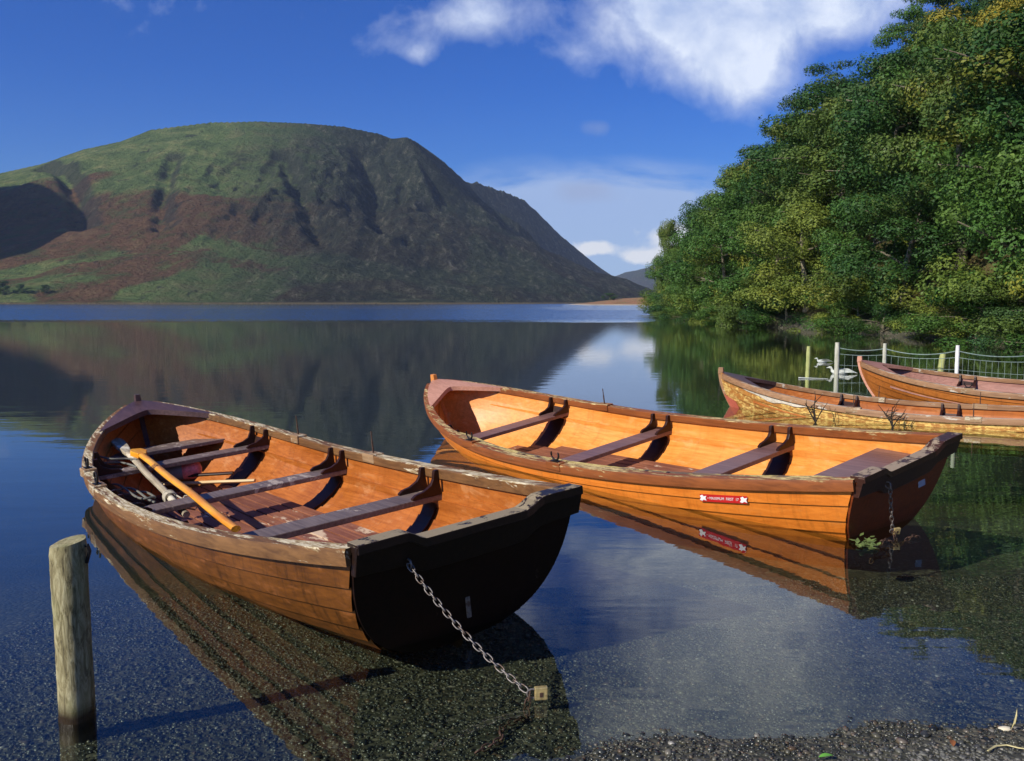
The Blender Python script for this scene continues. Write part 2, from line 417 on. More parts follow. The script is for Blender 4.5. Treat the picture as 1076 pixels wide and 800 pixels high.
def make_boat(name, label, pose, st, group):
    root = thing(name, label, 'rowing boat', pose[:3], (pose[5], pose[4], pose[3]), group)
    mb = MB(); strip_surface(mb, False); strip_surface(mb, True)
    hull = mb.build('hull', st['hull'], root, smooth=True, angle=25)
    hull.data.materials.append(st['inside'])
    half = len(hull.data.polygons)//2
    for p in hull.data.polygons:
        if p.index >= half: p.material_index = 1
    # keel and stem
    mb = MB(); pts = [hp(t, 1)+Vector((0, 0, -.018)) for t in [0, .2, .4, .6, .8, .9, .96, 1]]
    mb.tube(pts, .024, 6); mb.build('keel', st['hull'], root)
    mb = MB(); V = []; 
    n = 22
    for i in range(n+1):
        v = i/n; q = hp(1, v); ax = Vector((1, 0, 0)) if v < .5 else Vector((.8, 0, -.5))
        for (a, b) in ((-.05, .022), (.018, .014), (.018, -.014), (-.05, -.022)): V.append((q.x+a+.006, b, q.z))
    F = [(i*4+j, i*4+(j+1) % 4, (i+1)*4+(j+1) % 4, (i+1)*4+j) for i in range(n) for j in range(4)]+[(0, 1, 2, 3), (n*4+3, n*4+2, n*4+1, n*4)]
    mb.add(V, F)
    tip = hp(1, 0)
    mb.box((tip.x-.012, 0, tip.z+.02), (.075, .05, .085), taper=.85)
    mb.build('stem_post', st['stem'], root, bevel=.006)
    # gunwales
    for side in (1, -1):
        prof = [(.034, -.058), (.036, -.004), (.030, .010), (-.036, .010), (-.042, .004), (-.042, -.046), (-.024, -.048), (-.024, -.02), (.012, -.02), (.012, -.058)]
        r = rail(0.0, .985, prof, side, 80)
        r.build('gunwale', st['rail'], root, smooth=True, angle=30)
        rr = rail(0.04, .93, [(-.024, -.20), (-.024, -.155), (-.052, -.155), (-.052, -.20)], side, 50)
        # seat riser follows the inner skin
        V2 = []
        for i in range(51):
            t = .04+.86*i/50; z0 = zs(t)-.175
            for (dy, dz) in ((.012, 0), (-.016, 0), (-.016, -.045), (.012, -.045)):
                V2.append((L_*t, side*(inner_y(t, z0)+dy), z0+dz))
        m2 = MB().add(V2, [(i*4+j, i*4+(j+1) % 4, (i+1)*4+(j+1) % 4, (i+1)*4+j) for i in range(50) for j in range(4)])
        m2.build('seat_riser', st['inside'], root)
    # breasthook
    mb = MB(); V = []; nt, ny = 14, 14
    for lay, dz in ((0, .014), (1, -.03)):
        for i in range(nt+1):
            for j in range(ny+1):
                yy = -1+2*j/ny
                t_start = .875+.065*(1-abs(yy)**1.6)
                t = t_start+(.994-t_start)*i/nt
                p = hp(t, 0)
                V.append((L_*t, yy*max(.004, hb(t)-.012), p.z+dz+.012*(1-yy*yy)*(hb(t)/.3)))
    st_ = (nt+1)*(ny+1); F = []
    for i in range(nt):
        for j in range(ny):
            a = i*(ny+1)+j
            F.append((a, a+1, a+ny+2, a+ny+1)); F.append((st_+a, st_+a+ny+1, st_+a+ny+2, st_+a+1))
    for j in range(ny): F.append((j, j+1, st_+j+1, st_+j))
    mb.add(V, F); mb.build('breasthook', st['hook'], root, smooth=True, angle=35)
    # transom
    NY = 40; ys = [BT*(1-2*i/NY) for i in range(NY+1)]
    low = []
    for i in range(41):
        q = hp(0, i/40); low.append((q.y, q.z, q.x))
    poly = [(y, top_profile(y, BT)) for y in ys]
    poly = [(y, z) for y, z in poly]
    lowp = [(-q[0], q[1]) for q in low]+[(q[0], q[1]) for q in low[::-1][1:]]
    full = poly+[p for p in lowp if p[1] < ZS-.01]
    def tx(z): return .21*(ZS-z)/(ZS-zk(0))
    mb = MB().prism(full, lambda a, b, t: Vector((tx(b)+t, a, b)), -.018, .02)
    tr = mb.build('transom', st['transom'], root)
    # transom cap band
    band = [(y*1.018, top_profile(y, BT)+.006) for y in ys]
    lowb = [(y*1.018, top_profile(y, BT)-.115-.02*math.cos(y/BT*PI/2)) for y in ys][::-1]
    mb = MB()
    nb = len(ys)
    for tt in (-.052, .026 if False else -.0182): pass
    V = []
    for (t) in (-.058, -.0185):
        for a, b in band: V.append((tx(b)+t, a, b))
        for a, b in lowb[::-1]: V.append((tx(b)+t, a, b))
    F = []
    o2 = 2*nb
    for i in range(nb-1):
        F.append((i, i+1, nb+i+1, nb+i)); F.append((o2+i, o2+nb+i, o2+nb+i+1, o2+i+1))
        F.append((i, o2+i, o2+i+1, i+1)); F.append((nb+i, nb+i+1, o2+nb+i+1, o2+nb+i))
    F.append((0, nb, o2+nb, o2)); F.append((nb-1, o2+nb-1, o2+2*nb-1, 2*nb-1))
    mb.add(V, F)
    # top board lying over the transom head
    V = []
    for (t, dz) in ((-.060, .008), (.034, .008), (.034, -.03), (-.060, -.03)):
        for a, b in band: V.append((tx(b)+t, a*.995, b+dz))
    F = []
    for k in range(4):
        k2 = (k+1) % 4
        for i in range(nb-1): F.append((k*nb+i, k*nb+i+1, k2*nb+i+1, k2*nb+i))
    F += [(0, nb, 2*nb, 3*nb), (nb-1, 4*nb-1, 3*nb-1, 2*nb-1)]
    mb.add(V, F)
    mb.build('transom_cap', st['cap'], root, bevel=.004)
    # quarter knees at the transom corners
    # thwarts + knees
    for tc in st['thwarts']:
        z0 = zs(tc)-.135; w = .215
        x0 = L_*tc-w/2
        mb = MB(); V = []
        n = 12
        for i in range(n+1):
            f = -1+2*i/n
            for (dx, dz) in ((0, 0), (w, 0), (w, -.034), (0, -.034)):
                tt = (x0+dx)/L_
                V.append((x0+dx, f*(inner_y(tt, z0)+.012), z0+dz-.006*(1-f*f)*0))
        F = [(i*4+j, i*4+(j+1) % 4, (i+1)*4+(j+1) % 4, (i+1)*4+j) for i in range(n) for j in range(4)]+[(0, 1, 2, 3), (n*4+3, n*4+2, n*4+1, n*4)]
        mb.add(V, F); mb.build('thwart', st['thwart'], root, bevel=.005)
        for side in (1, -1):
            for dx in (.012, w-.012):
                xx = x0+dx; tt = xx/L_; yi = inner_y(tt, z0)+.006; zt = zs(tt)+.008; yt = hb(tt)-.043
                pl = [(yi, z0+.001), (yt, z0+.07), (yt, zt), (yt-.028, zt), (yt-.034, zt-.018), (yt-.040, zt-.05), (yt-.062, z0+.062), (yt-.11, z0+.038), (yt-.165, z0+.028), (yt-.19, z0+.012), (yt-.19, z0+.001)]
                MB().prism(pl, lambda a, b, t: Vector((xx+t, a*side, b)), -.013, .013).build('knee', st.get('knee', M['dark']), root, bevel=.003)
            # frame under the thwart, its dark colour also painting in the knees' shadow
            pts = []
            mb = MB(); V = []
            for i in range(9):
                v = .12+.6*i/8
                for dx in (.03, w-.03):
                    q = hp((x0+dx)/L_, v); nrm = hn((x0+dx)/L_, v)
                    a = q-nrm*.018; b = q-nrm*.036
                    V += [(x0+dx, a.y*side, a.z), (x0+dx, b.y*side, b.z)]
            F = []
            for i in range(8):
                a = i*4
                F += [(a, a+1, a+5, a+4), (a+1, a+3, a+7, a+5), (a+3, a+2, a+6, a+7)]
            F += [(0, 2, 3, 1), (32, 33, 35, 34)]
            mb.add(V, F); mb.build('side_frame', st.get('frame', M['dark']), root)
    # seats at the ends
    def seat(t0, t1, zc, nm='seat_board', mat=None):
        mb = MB(); V = []; n = 10
        for i in range(n+1):
            t = t0+(t1-t0)*i/n; y = inner_y(t, zc)+.01
            V += [(L_*t, y, zc), (L_*t, -y, zc), (L_*t, -y, zc-.03), (L_*t, y, zc-.03)]
        F = [(i*4+j, i*4+(j+1) % 4, (i+1)*4+(j+1) % 4, (i+1)*4+j) for i in range(n) for j in range(4)]+[(0, 1, 2, 3), (n*4+3, n*4+2, n*4+1, n*4)]
        mb.add(V, F); return mb.build(nm, mat or st['thwart'], root, bevel=.004)
    if st.get('stern_seat'): seat(.012, .105, -.02)
    if st.get('bow_seat'): seat(.845, .905, .0)
    # floor boards
    zf = -.335; nb_ = 9
    mb = MB()
    for k in range(nb_):
        y0 = -.42+.84*k/nb_; y1 = y0+.84/nb_-.012
        t0, t1 = .10, .80
        while t1 > .3 and max(abs(y0), abs(y1)) > inner_y(t1, zf)-.02: t1 -= .01
        while t0 < .4 and max(abs(y0), abs(y1)) > inner_y(t0, zf)-.02: t0 += .01
        if t1-t0 > .2:
            mb.box((L_*(t0+t1)/2, (y0+y1)/2, zf), (L_*(t1-t0), y1-y0, .018))
    mb.build('floor_boards', st['floor'], root, bevel=.003)
    # rowlocks
    for side, tt, kind in st['rowlocks']:
        p, nn = sheer_frame(tt, side)
        pad = MB().box((p.x, p.y-nn.y*.004, p.z-.012), (.17, .088, .062)).build('rowlock_pad', st.get('pad', M['block']), root, bevel=.006)
        if kind == 'pin':
            MB().tube([(p.x, p.y, p.z+.015), (p.x, p.y, p.z+.10)], .007, 6).tube([(p.x, p.y, p.z+.098), (p.x, p.y, p.z+.17)], .0045, 6).build('thole_pin', M['brown_iron'], pad if False else root, smooth=True)
        else:
            mb = MB()
            a0 = .4
            pts = [(p.x+.045*math.cos(a), p.y, p.z+.075+.045*math.sin(a)) for a in [PI*.85+k*PI*1.3/12 for k in range(13)]]
            mb.tube(pts, [.005]+[.008]*11+[.005], 6)
            mb.tube([(p.x, p.y, p.z-.03), (p.x, p.y, p.z+.034)], .009, 6)
            mb.box((p.x, p.y, p.z+.023), (.09, .04, .006))
            mb.build('rowlock', M['iron'], root, smooth=True)
    return root

poseA = (-.1505, 3.5315, .3904, 2.1954, .045, -.0859)
poseB = (2.4115, 5.3041, .3273, 2.1947, .0256, -.1505)
poseC = (7.6075, 9.151, .125, 2.6144, .0048, .0118)
poseD = (9.5546, 9.8355, .3427, 2.457, .0318, -.0337)
GR = 'clinker rowing boats moored by the shore'
boatA = make_boat('rowing_boat', 'nearest rowing boat, dark brown varnished clinker hull with black transom, oars lying inside', poseA,
    dict(hull=M['hullA'], inside=M['inA'], stem=M['hookA'], rail=M['railA'], hook=M['hookA'], transom=M['transA'], cap=M['capA'], thwart=M['thwart'], floor=M['floor'],
         thwarts=(.765, .54, .28), bow_seat=True, rowlocks=((-1, .675, 'pin'), (-1, .45, 'pin'), (1, .70, 'horn'), (1, .60, 'horn'))), GR)
boatB = make_boat('rowing_boat', 'bright orange varnished rowing boat with a red sticker on its side and pink foredeck', poseB,
    dict(hull=M['hullB'], inside=M['inB'], stem=M['stemB'], rail=M['railB'], hook=M['hookB'], transom=M['transB'], cap=M['capB'], thwart=M['thwartB'], floor=M['floor'],
         thwarts=(.755, .512, .262), stern_seat=True, rowlocks=((-1, .655, 'pin'), (1, .667, 'horn'), (1, .44, 'horn')), pad=M['railB']), GR)
boatC = make_boat('rowing_boat', 'rowing boat with peeling yellow and white paint, red paint at the foot of its bow', poseC,
    dict(hull=M['hullC'], inside=M['inA'], stem=M['railC'], rail=M['railC'], hook=M['hookA'], transom=M['transB'], cap=M['capB'], thwart=M['thwartB'], floor=M['floor'],
         thwarts=(.72, .50, .262), stern_seat=True, rowlocks=((-1, .655, 'pin'), (1, .667, 'pin'), (1, .44, 'pin'), (-1, .44, 'pin'))), GR)
boatD = make_boat('rowing_boat', 'farthest rowing boat, mid brown hull with pinkish inside, beside the wire fence', poseD,
    dict(hull=M['hullD'], inside=M['pinkin'], stem=M['hookB'], rail=M['railC'], hook=M['pinkin'], transom=M['transB'], cap=M['capB'], thwart=M['pinkin'], floor=M['floor'],
         thwarts=(.755, .512, .262), stern_seat=True, rowlocks=((1, .70, 'horn'), (1, .44, 'pin'))), GR)

def surf(t, z, side=1, off=.016):
    lo, hi = 0.0, 1.0
    for _ in range(24):
        m = (lo+hi)/2
        if hp(t, m).z > z: lo = m
        else: hi = m
    q = hp(t, lo); n = hn(t, lo); q = q+n*off
    return Vector((q.x, q.y*side, q.z))
# C: red patch at the foot of the stem, white worn strake patch (painted on the planks)
def patch(name, mat, parent, t0, t1, zlo, zhi, side=1, off=.018, nt=24, nz=6, label=None):
    V = []
    for i in range(nt+1):
        t = t0+(t1-t0)*i/nt; a = zlo(t); b = zhi(t)
        for j in range(nz+1): V.append(surf(t, a+(b-a)*j/nz, side, off))
    F = [(i*(nz+1)+j, i*(nz+1)+j+1, (i+1)*(nz+1)+j+1, (i+1)*(nz+1)+j) for i in range(nt) for j in range(nz)]
    o = link(name, npmesh(name, V, F, mat, True), parent)
    if label: o['label'] = label
    return o
patch('red_paint_patch', M['redpaint'], boatC, .965, .999, lambda t: -.3, lambda t: .0+ (t-.965)/.035*.08, off=.02)
patch('white_paint_patch', M['paleWorn'], boatC, .76, .93, lambda t: zs(t)-.066-max(0, .05*math.sin((t-.76)/.17*PI)*(1+.3*math.sin(t*90))), lambda t: zs(t)-.066, off=.019)

# broad weathered inner capping along B's near gunwale
V = []
for i in range(71):
    t = .03+.70*i/70; p, nn = sheer_frame(t, 1)
    wv = .070*min(1, (t-.0)/.05, (.745-t)/.04)+.004
    for a, b in ((-.040, .006), (-.042-wv, -.002), (-.042-wv, -.034), (-.040, -.036)):
        q_ = p+nn*a; V.append((q_.x, q_.y, q_.z+b))
MB().add(V, [(i*4+j, i*4+(j+1) % 4, (i+1)*4+(j+1) % 4, (i+1)*4+j) for i in range(70) for j in range(4)]+[(0, 1, 2, 3), (283, 282, 281, 280)]).build('inwale_board', M['lichen'], boatB, bevel=.003)['label'] = 'inner edge board with peeling yellow and grey paint'
# sticker on B
def sticker():
    P0 = px_local(poseB, 736, 523, 0)
    # find t so that the near side surface projects at wanted px
    def proj(w):
        x, y, z = w.x, w.y, w.z-CH
        d = y*math.cos(TH)-z*math.sin(TH); u = y*math.sin(TH)+z*math.cos(TH)
        return 538+FPX*x/d, 400-FPX*u/d
    MBm = pose_mat(poseB)
    def find(px, py):
        best = None
        for i in range(300):
            t = .02+.5*i/300
            for k in range(40):
                z = zs(t)-.05-.2*k/40
                q = proj(MBm @ surf(t, z)); e = (q[0]-px)**2+(q[1]-py)**2
                if best is None or e < best[0]: best = (e, t, z)
        return best[1:]
    ta, za = find(785, 525.5); tb, zb_ = find(736, 522.5)
    h = .026
    red = patch('warning_sticker', M['sticker_red'], boatB, ta, tb, lambda t: za+(zb_-za)*(t-ta)/(tb-ta)-h, lambda t: za+(zb_-za)*(t-ta)/(tb-ta)+h, off=.0215, nt=12, nz=2, label='red sticker with white lettering')
    wid = (tb-ta)*L_
    cu = bpy.data.curves.new('sticker_lettering', 'FONT'); cu.body = '\u2022 MAXIMUM  FIRST  17'; cu.size = .05; cu.align_x = 'CENTER'; cu.align_y = 'CENTER'
    to = bpy.data.objects.new('sticker_lettering', cu); C.objects.link(to)
    bpy.context.view_layer.update()
    dg = bpy.context.evaluated_depsgraph_get(); me = bpy.data.meshes.new_from_object(to.evaluated_get(dg))
    bpy.data.objects.remove(to)
    xs = [v.co.x for v in me.vertices]; w0 = max(xs)-min(xs); sc = wid*.66/w0
    vs = [(v.co.x*sc, v.co.y*max(sc, .55)) for v in me.vertices]
    fs = [tuple(p.vertices) for p in me.polygons]
    # emblems: small white crests at both ends
    def em(cx):
        o = len(vs); pts = [(-.5, -.3), (-.15, -.45), (.1, -.25), (.5, -.4), (.35, 0), (.5, .35), (.1, .25), (-.1, .5), (-.45, .3), (-.3, 0)]
        vs.extend([(cx+a*.055, b*.046) for a, b in pts]); fs.append(tuple(range(o, o+len(pts))))
    em(-wid*.43); em(wid*.43)
    V = []
    for x, y in vs:
        # text reads left to right in the picture: +x text -> towards the stern (t decreasing)
        f = .5-x/wid; t = ta+(tb-ta)*f
        V.append(surf(t, za+(zb_-za)*f+y, 1, .0235))
    mm = bpy.data.meshes.new('sticker_lettering'); mm.from_pydata(V, [], fs); mm.materials.append(M['sticker_white'])
    for p in mm.polygons: p.use_smooth = False
    link('sticker_lettering', mm, red)
sticker()
def proj(w):
    x, y, z = w[0], w[1], w[2]-CH
    d = y*math.cos(TH)-z*math.sin(TH); u = y*math.sin(TH)+z*math.cos(TH)
    return 538+FPX*x/d, 400-FPX*u/d
# plate on B's transom, strap on A's
def on_transom(pose, px, py, off=-.0185):
    p = px_plane(pose, px, py, 0.03); 
    for _ in range(4): p = px_plane(pose, px, py, .21*(ZS-p.z)/(ZS-zk(0))+off)
    return p
q = on_transom(poseB, 968, 507)
MB().box((q.x-.003, q.y, q.z), (.004, .075, .05)).build('number_plate', M['plate_grey'], boatB, bevel=.001)
q = on_transom(poseA, 491, 632)
MB().box((q.x-.004, q.y, q.z), (.007, .022, .14)).build('rudder_bracket', M['steel'], boatA, bevel=.002)
# D: white plank and locker inside
mb = MB(); mb.box((L_*.42, -.50, .0), (1.9, .05, .07)); mb.build('white_side_board', M['whitepaint'], boatD, bevel=.004)
MB().box((L_*.55, -.40, .03), (.42, .06, .13)).build('white_box_seat', M['whitepaint'], boatD, bevel=.006)
# mooring eyes
eyeA = on_transom(poseA, 428, 590, -.058)
eyeB = on_transom(poseB, 931, 508, -.058)
for (pz, e, bt_) in ((poseA, eyeA, boatA), (poseB, eyeB, boatB)):
    MB().torus(Matrix.Translation(e+Vector((-.012, 0, -.008))) @ Matrix.Rotation(PI/2, 4, 'X'), .018, .018, .004).build('mooring_eye', M['steel'], bt_, smooth=True)

# ------------------------------------------------------------------ chains and padlocks
def chain(name, label, pts, mat, spacing=.0285, a=.0195, b=.0098, r=.0027, group=None):
    pts = [Vector(p) for p in pts]; seg = [(pts[i+1]-pts[i]).length for i in range(len(pts)-1)]; tot = sum(seg)
    mb = MB(); n = int(tot/spacing); 
    for k in range(n+1):
        s = k*spacing; i = 0
        while i < len(seg)-1 and s > seg[i]: s -= seg[i]; i += 1
        p = pts[i].lerp(pts[i+1], min(1, s/seg[i])); d = (pts[i+1]-pts[i]).normalized()
        M4 = Matrix.Translation(p) @ d.to_track_quat('X', 'Z').to_matrix().to_4x4() @ Matrix.Rotation(PI/4+(PI/2)*(k % 2)+rnd.uniform(-.2, .2), 4, 'X')
        mb.torus(M4, a, b, r)
    o = mb.build(name, mat, None, smooth=True, angle=80); return tag(o, label, 'chain', group)
MA = pose_mat(poseA); MBt = pose_mat(poseB)
a0 = MA @ (eyeA+Vector((-.025, 0, -.02))); lockA = G(556, 728, .035)
def sagline(a, b, sag, n=16): return [a.lerp(b, i/n)-Vector((0, 0, sag*4*(i/n)*(1-i/n))) for i in range(n+1)]
shore_pts = [G(620, 800), G(760, 775), G(880, 765), G(1076, 747)]
sp0, sp1 = shore_pts[0], shore_pts[3]
sd = (sp1-sp0).normalized(); sn = Vector((-sd.y, sd.x, 0))   # into the lake
def shoreline_d(x, y):
    d = (x-sp0.x)*sn.x+(y-sp0.y)*sn.y
    s = (x-sp0.x)*sd.x+(y-sp0.y)*sd.y
    return d-.05*np.sin(s*3.1+1.0)-.035*np.sin(s*7.3)
def xs_of(Y): return np.interp(Y, [-20, 8, 20, 29.5, 40, 60, 76, 90, 102, 112], [22, 20, 18.5, 17.2, 15.4, 14.2, 14.8, 16.2, 18.6, 28])
def hill_d(x, y): return np.minimum(x-xs_of(y), (111-y)*.9)
def gz(x, y):
    x = np.asarray(x, float); y = np.asarray(y, float)
    d = shoreline_d(x, y)
    bed = np.where(d < 0, -d*.11, np.where(d < 4, -d*.13, -.52-(d-4)*.2))
    bed = np.maximum(bed, -3.6); bed = np.minimum(bed, .55)
    n = (fbm(x*1.7, y*1.7, 3, 3)-.5)*.03+(fbm(x*6, y*6, 2, 9)-.5)*.012
    bed = bed+n*np.clip(1-np.abs(d)/12, .2, 1)
    h = hill_d(x, y)
    hz = np.where(h > 0, .15+.66*h-.0006*np.clip(h, 0, 60)**2, np.where(h > -6, h*.5+.0, -3.6))
    hz = np.where(h > 0, np.minimum(hz, np.minimum(38+.05*h, 46))+np.clip(h/4, 0, 1)*(fbm(x*.18, y*.18, 4, 21)-.5)*2.6, hz)
    return np.maximum(bed, hz)
ax = lockA.copy()
chainA = chain('mooring_chain', 'galvanised mooring chain hanging from the black transom of the nearest boat', sagline(a0, lockA, .035), M['steel'])
bedz = lambda p: float(gz(p.x, p.y))
e1 = G(505, 792, 0); 
cw = [lockA+Vector((0, 0, -.01)), lockA+Vector((-.01, -.01, -.06))]
for i in range(1, 9):
    q = lockA.lerp(Vector((e1.x, e1.y, 0)), i/8); q.x += .02*math.sin(i*1.3); q.z = bedz(q)+.022 if i > 1 else -.05
    cw.append(q)
chain('sunken_chain', 'rusty chain lying under water below the brass padlock of the nearest boat', cw, M['brown_iron'])
def padlock(name, label, p, rz, s=1.0, tilt=0):
    t = thing(name, label, 'padlock', p, (tilt, 0, rz), 'brass padlocks on the mooring chains')
    MB().box((.03*s, 0, -.003), (.046*s, .02*s, .046*s)).build('lock_body', M['brass'], t, bevel=.004)
    pts = [(.008*s, 0, .012*s), (-.004*s, 0, .013*s), (-.016*s, 0, .008*s), (-.02*s, 0, -.002), (-.016*s, 0, -.013*s), (-.004*s, 0, -.018*s), (.008*s, 0, -.018*s)]
    MB().tube(pts, .0035*s, 8, up=(0, 1, 0)).build('shackle', M['steel'], t, smooth=True)
    MB().box((.03*s, -.0105*s, -.006*s), (.012*s, .003*s, .016*s)).build('keyhole_plate', M['brown_iron'], t, bevel=.001)
    return t
padlock('padlock', 'brass padlock at the end of the nearest boat\'s chain, just above the water', lockA+Vector((.012, 0, .0)), math.radians(8))
b0 = MBt @ (eyeB+Vector((-.025, 0, -.02))); lockB = G(938, 556, .06)
chain('mooring_chain', 'thin mooring chain hanging from the transom of the orange boat', sagline(b0, lockB, .02), M['steel'])
padlock('padlock', 'brass padlock hanging behind the stern of the orange boat', lockB+Vector((.0, 0, -.01)), math.radians(10), .9, .3)
cw = [lockB]
for i in range(1, 8):
    q = lockB.lerp(G(922, 572), i/7); q.x += .05*math.sin(i*1.7); q.z = max(bedz(q)+.03, -.05) if i < 4 else -.03-.01*i
    cw.append(q)
for i in range(1, 10):
    q = G(922, 572).lerp(G(965, 566), i/9); q.z = -.0+.02*math.sin(i); cw.append(q)
chain('sunken_chain', 'tangled dark chain at the water under the orange boat\'s stern', cw, M['brown_iron'])

# ------------------------------------------------------------------ oars and gear in boat A
def bar(name, label, cat, pA, pB, w, h, mat, parts=None, blade=None, group=None, pose=poseA):
    Mw = pose_mat(pose); a = Mw @ pA; b = Mw @ pB; d = b-a; Ln = d.length
    t = thing(name, label, cat, a, (0, 0, 0), group)
    t.rotation_mode = 'XYZ'; t.rotation_euler = d.to_track_quat('X', 'Z').to_euler()
    n = 14; V = []; mb = MB()
    if blade:
        bl, bw, bt = blade
        prof = [(0, bw*.55), (.04, bw*.8), (.12, bw), (bl*.5, bw*.92), (bl*.85, bw*.6), (bl, w)]
        for x, ww in prof:
            V += [(x, ww/2, bt/2), (x, -ww/2, bt/2), (x, -ww/2, -bt/2), (x, ww/2, -bt/2)]
        k = len(prof)
        mb.add(V, [(i*4+j, i*4+(j+1) % 4, (i+1)*4+(j+1) % 4, (i+1)*4+j) for i in range(k-1) for j in range(4)]+[(0, 1, 2, 3), (k*4-1, k*4-2, k*4-3, k*4-4)])
        mb.build('blade', mat, t, bevel=.004); x0 = bl-.02
    else: x0 = 0
    mb = MB()
    pts = [(x0+(Ln-x0)*i/n, .004*math.sin(i*.9), 0) for i in range(n+1)]
    mb.tube(pts, [w/2*(1-.12*i/n) for i in range(n+1)], 8, flat=h/w)
    mb.build('shaft', mat, t, smooth=True, angle=50)
    return t, Ln
gA = px_local(poseA, 121, 462, .10); gB_ = px_local(poseA, 196, 541, -.20)
oar1, Ln1 = bar('oar', 'weathered grey oar lashed with pale rope, leaning in the bow of the nearest boat', 'oar', gA, gB_, .055, .05, M['oargrey'], blade=(.55, .105, .028), group='oars lying in the nearest boat')
oA = px_local(poseA, 143, 474, .045); oB = px_local(poseA, 248, 556, -.045)
oar2, Ln2 = bar('oar', 'orange varnished oar lying across the seats of the nearest boat', 'oar', oA, oB, .060, .04, M['oarorange'], blade=(.28, .125, .04), group='oars lying in the nearest boat')
pA_ = px_local(poseA, 168, 509, -.24); pB_ = px_local(poseA, 268, 505, -.24)
bar('oar', 'pale oar lying low across the bottom of the nearest boat behind the middle seat', 'oar', pA_, pB_, .045, .03, M['oarpale'], group='oars lying in the nearest boat')
pA_ = px_local(poseA, 165, 502, -.18); pB_ = px_local(poseA, 245, 497, -.18)
bar('oar', 'dark oar lying under the forward seat of the nearest boat', 'oar', pA_, pB_, .04, .03, M['dark'], group='oars lying in the nearest boat')
# rope lashing and loose rope
mb = MB(); Mo = oar1.rotation_euler.to_matrix().to_4x4(); Mo.translation = Vector(oar1.location)
for k in range(5):
    x = Ln1*.80+k*.014
    mb.torus(Mo @ Matrix.Translation((x, 0, 0)) @ Matrix.Rotation(PI/2+rnd.uniform(-.15, .15), 4, 'Y'), .038, .038, .006, 16, 5)
pts = [Mo @ Vector((Ln1*.82, .03, .02))]
for i in range(14):
    a = i*1.1; pts.append(Mo @ Vector((Ln1*.84+.07*math.cos(a)+.01*i, .10+.05*math.sin(a), -.02+.03*math.sin(a*.7))))
mb.tube(pts, .006, 5)
tag(mb.build('lashing_rope', M['rope'], None, smooth=True), 'pale rope lashed round the grey oar', 'rope')
mb = MB()
for k, (py_, zz) in enumerate(((476, .06), (482, .02))):
    ps = []
    for i in range(11):
        f = i/10; q = px_local(poseA, 96+48*f, py_+10*f+2.5*math.sin(f*5+k), zz-.05*f); ps.append(MA @ q)
    mb.tube(ps, .008, 6)
for k in range(3):
    ps = []
    for i in range(24):
        f = i/23; q = px_local(poseA, 118+45*f, 512+12*f+4*math.sin(f*6+k*2), -.18+.03*k); ps.append(MA @ q)
    mb.tube(ps, .008, 6)
tag(mb.build('mooring_rope', M['ropeblue'], None, smooth=True), 'loose pale rope strands in the dark bow of the nearest boat', 'rope')
# fender
fa = MA @ px_local(poseA, 160, 499, -.14); fb = MA @ px_local(poseA, 212, 492, -.14); d = fb-fa
t = thing('fender', 'grey float with pink end lying under the forward seat of the nearest boat', 'float', fa, (0, 0, 0)); t.rotation_euler = d.to_track_quat('X', 'Z').to_euler(); Ln = d.length
MB().tube([(x*Ln, 0, 0) for x in (0, .03, .1, .35, .62)], [.02, .05, .065, .07, .07], 14).build('float_body', M['fendergrey'], t, smooth=True)
MB().tube([(x*Ln, 0, 0) for x in (.62, .64, .85, .93, .98, 1.0)], [.071, .075, .075, .065, .04, .015], 14).build('float_end', M['fenderpink'], t, smooth=True)
# bow stretcher / dark clutter frame
q1 = px_local(poseA, 103, 501, -.1); q2 = px_local(poseA, 152, 488, -.1)
bar('boat_hook', 'dark wooden boat hook lying in the bow of the nearest boat', 'boat hook', q1, q2, .035, .03, M['dark'])

# ------------------------------------------------------------------ big post in front left
base = G(77.5, 757, 0); dpt = base.y
rad = 18.6*dpt/FPX*1.0; hgt = AT(72, 571, dpt).z
t = thing('mooring_post', 'thick round weathered wooden post standing in the shallows at the left', 'post', (base.x, base.y+rad*.4, 0))
V = []; F = []; nr = 28; zz = [-.45]+[-.05+i*(hgt+.05)/22 for i in range(23)]
for i, z in enumerate(zz):
    for k in range(nr):
        a = 2*PI*k/nr
        rr = rad*(1.0+.03*math.sin(3*a+z*5)+.025*math.sin(5*a+1+z*2)+.02*rnd.uniform(-1, 1)-.03*math.sin(z*6))
        if i == len(zz)-1: rr *= .93
        V.append((rr*math.cos(a)-.004*z, rr*math.sin(a), z+(.012*math.cos(a-.6) if i >= len(zz)-2 else 0)))
for i in range(len(zz)-1):
    for k in range(nr): F.append((i*nr+k, i*nr+(k+1) % nr, (i+1)*nr+(k+1) % nr, (i+1)*nr+k))
c = len(V); V.append((-.004*hgt, 0, hgt+.004))
for k in range(nr): F.append(((len(zz)-1)*nr+k, (len(zz)-1)*nr+(k+1) % nr, c))
MB().add(V, F).build('post_shaft', M['post'], t, smooth=True, angle=50)
p0 = (rad*.95-.03*hgt, .0, hgt-.05)
MB().tube([(rad*.7-.0*hgt, 0, hgt-.02), (rad*1.15-.0*hgt, -.01, hgt-.01), (rad*1.25-.0*hgt, -.01, hgt-.03), (rad*1.05-.0*hgt, -.01, hgt-.07)], .006, 6).build('iron_staple', M['iron'], t, smooth=True)

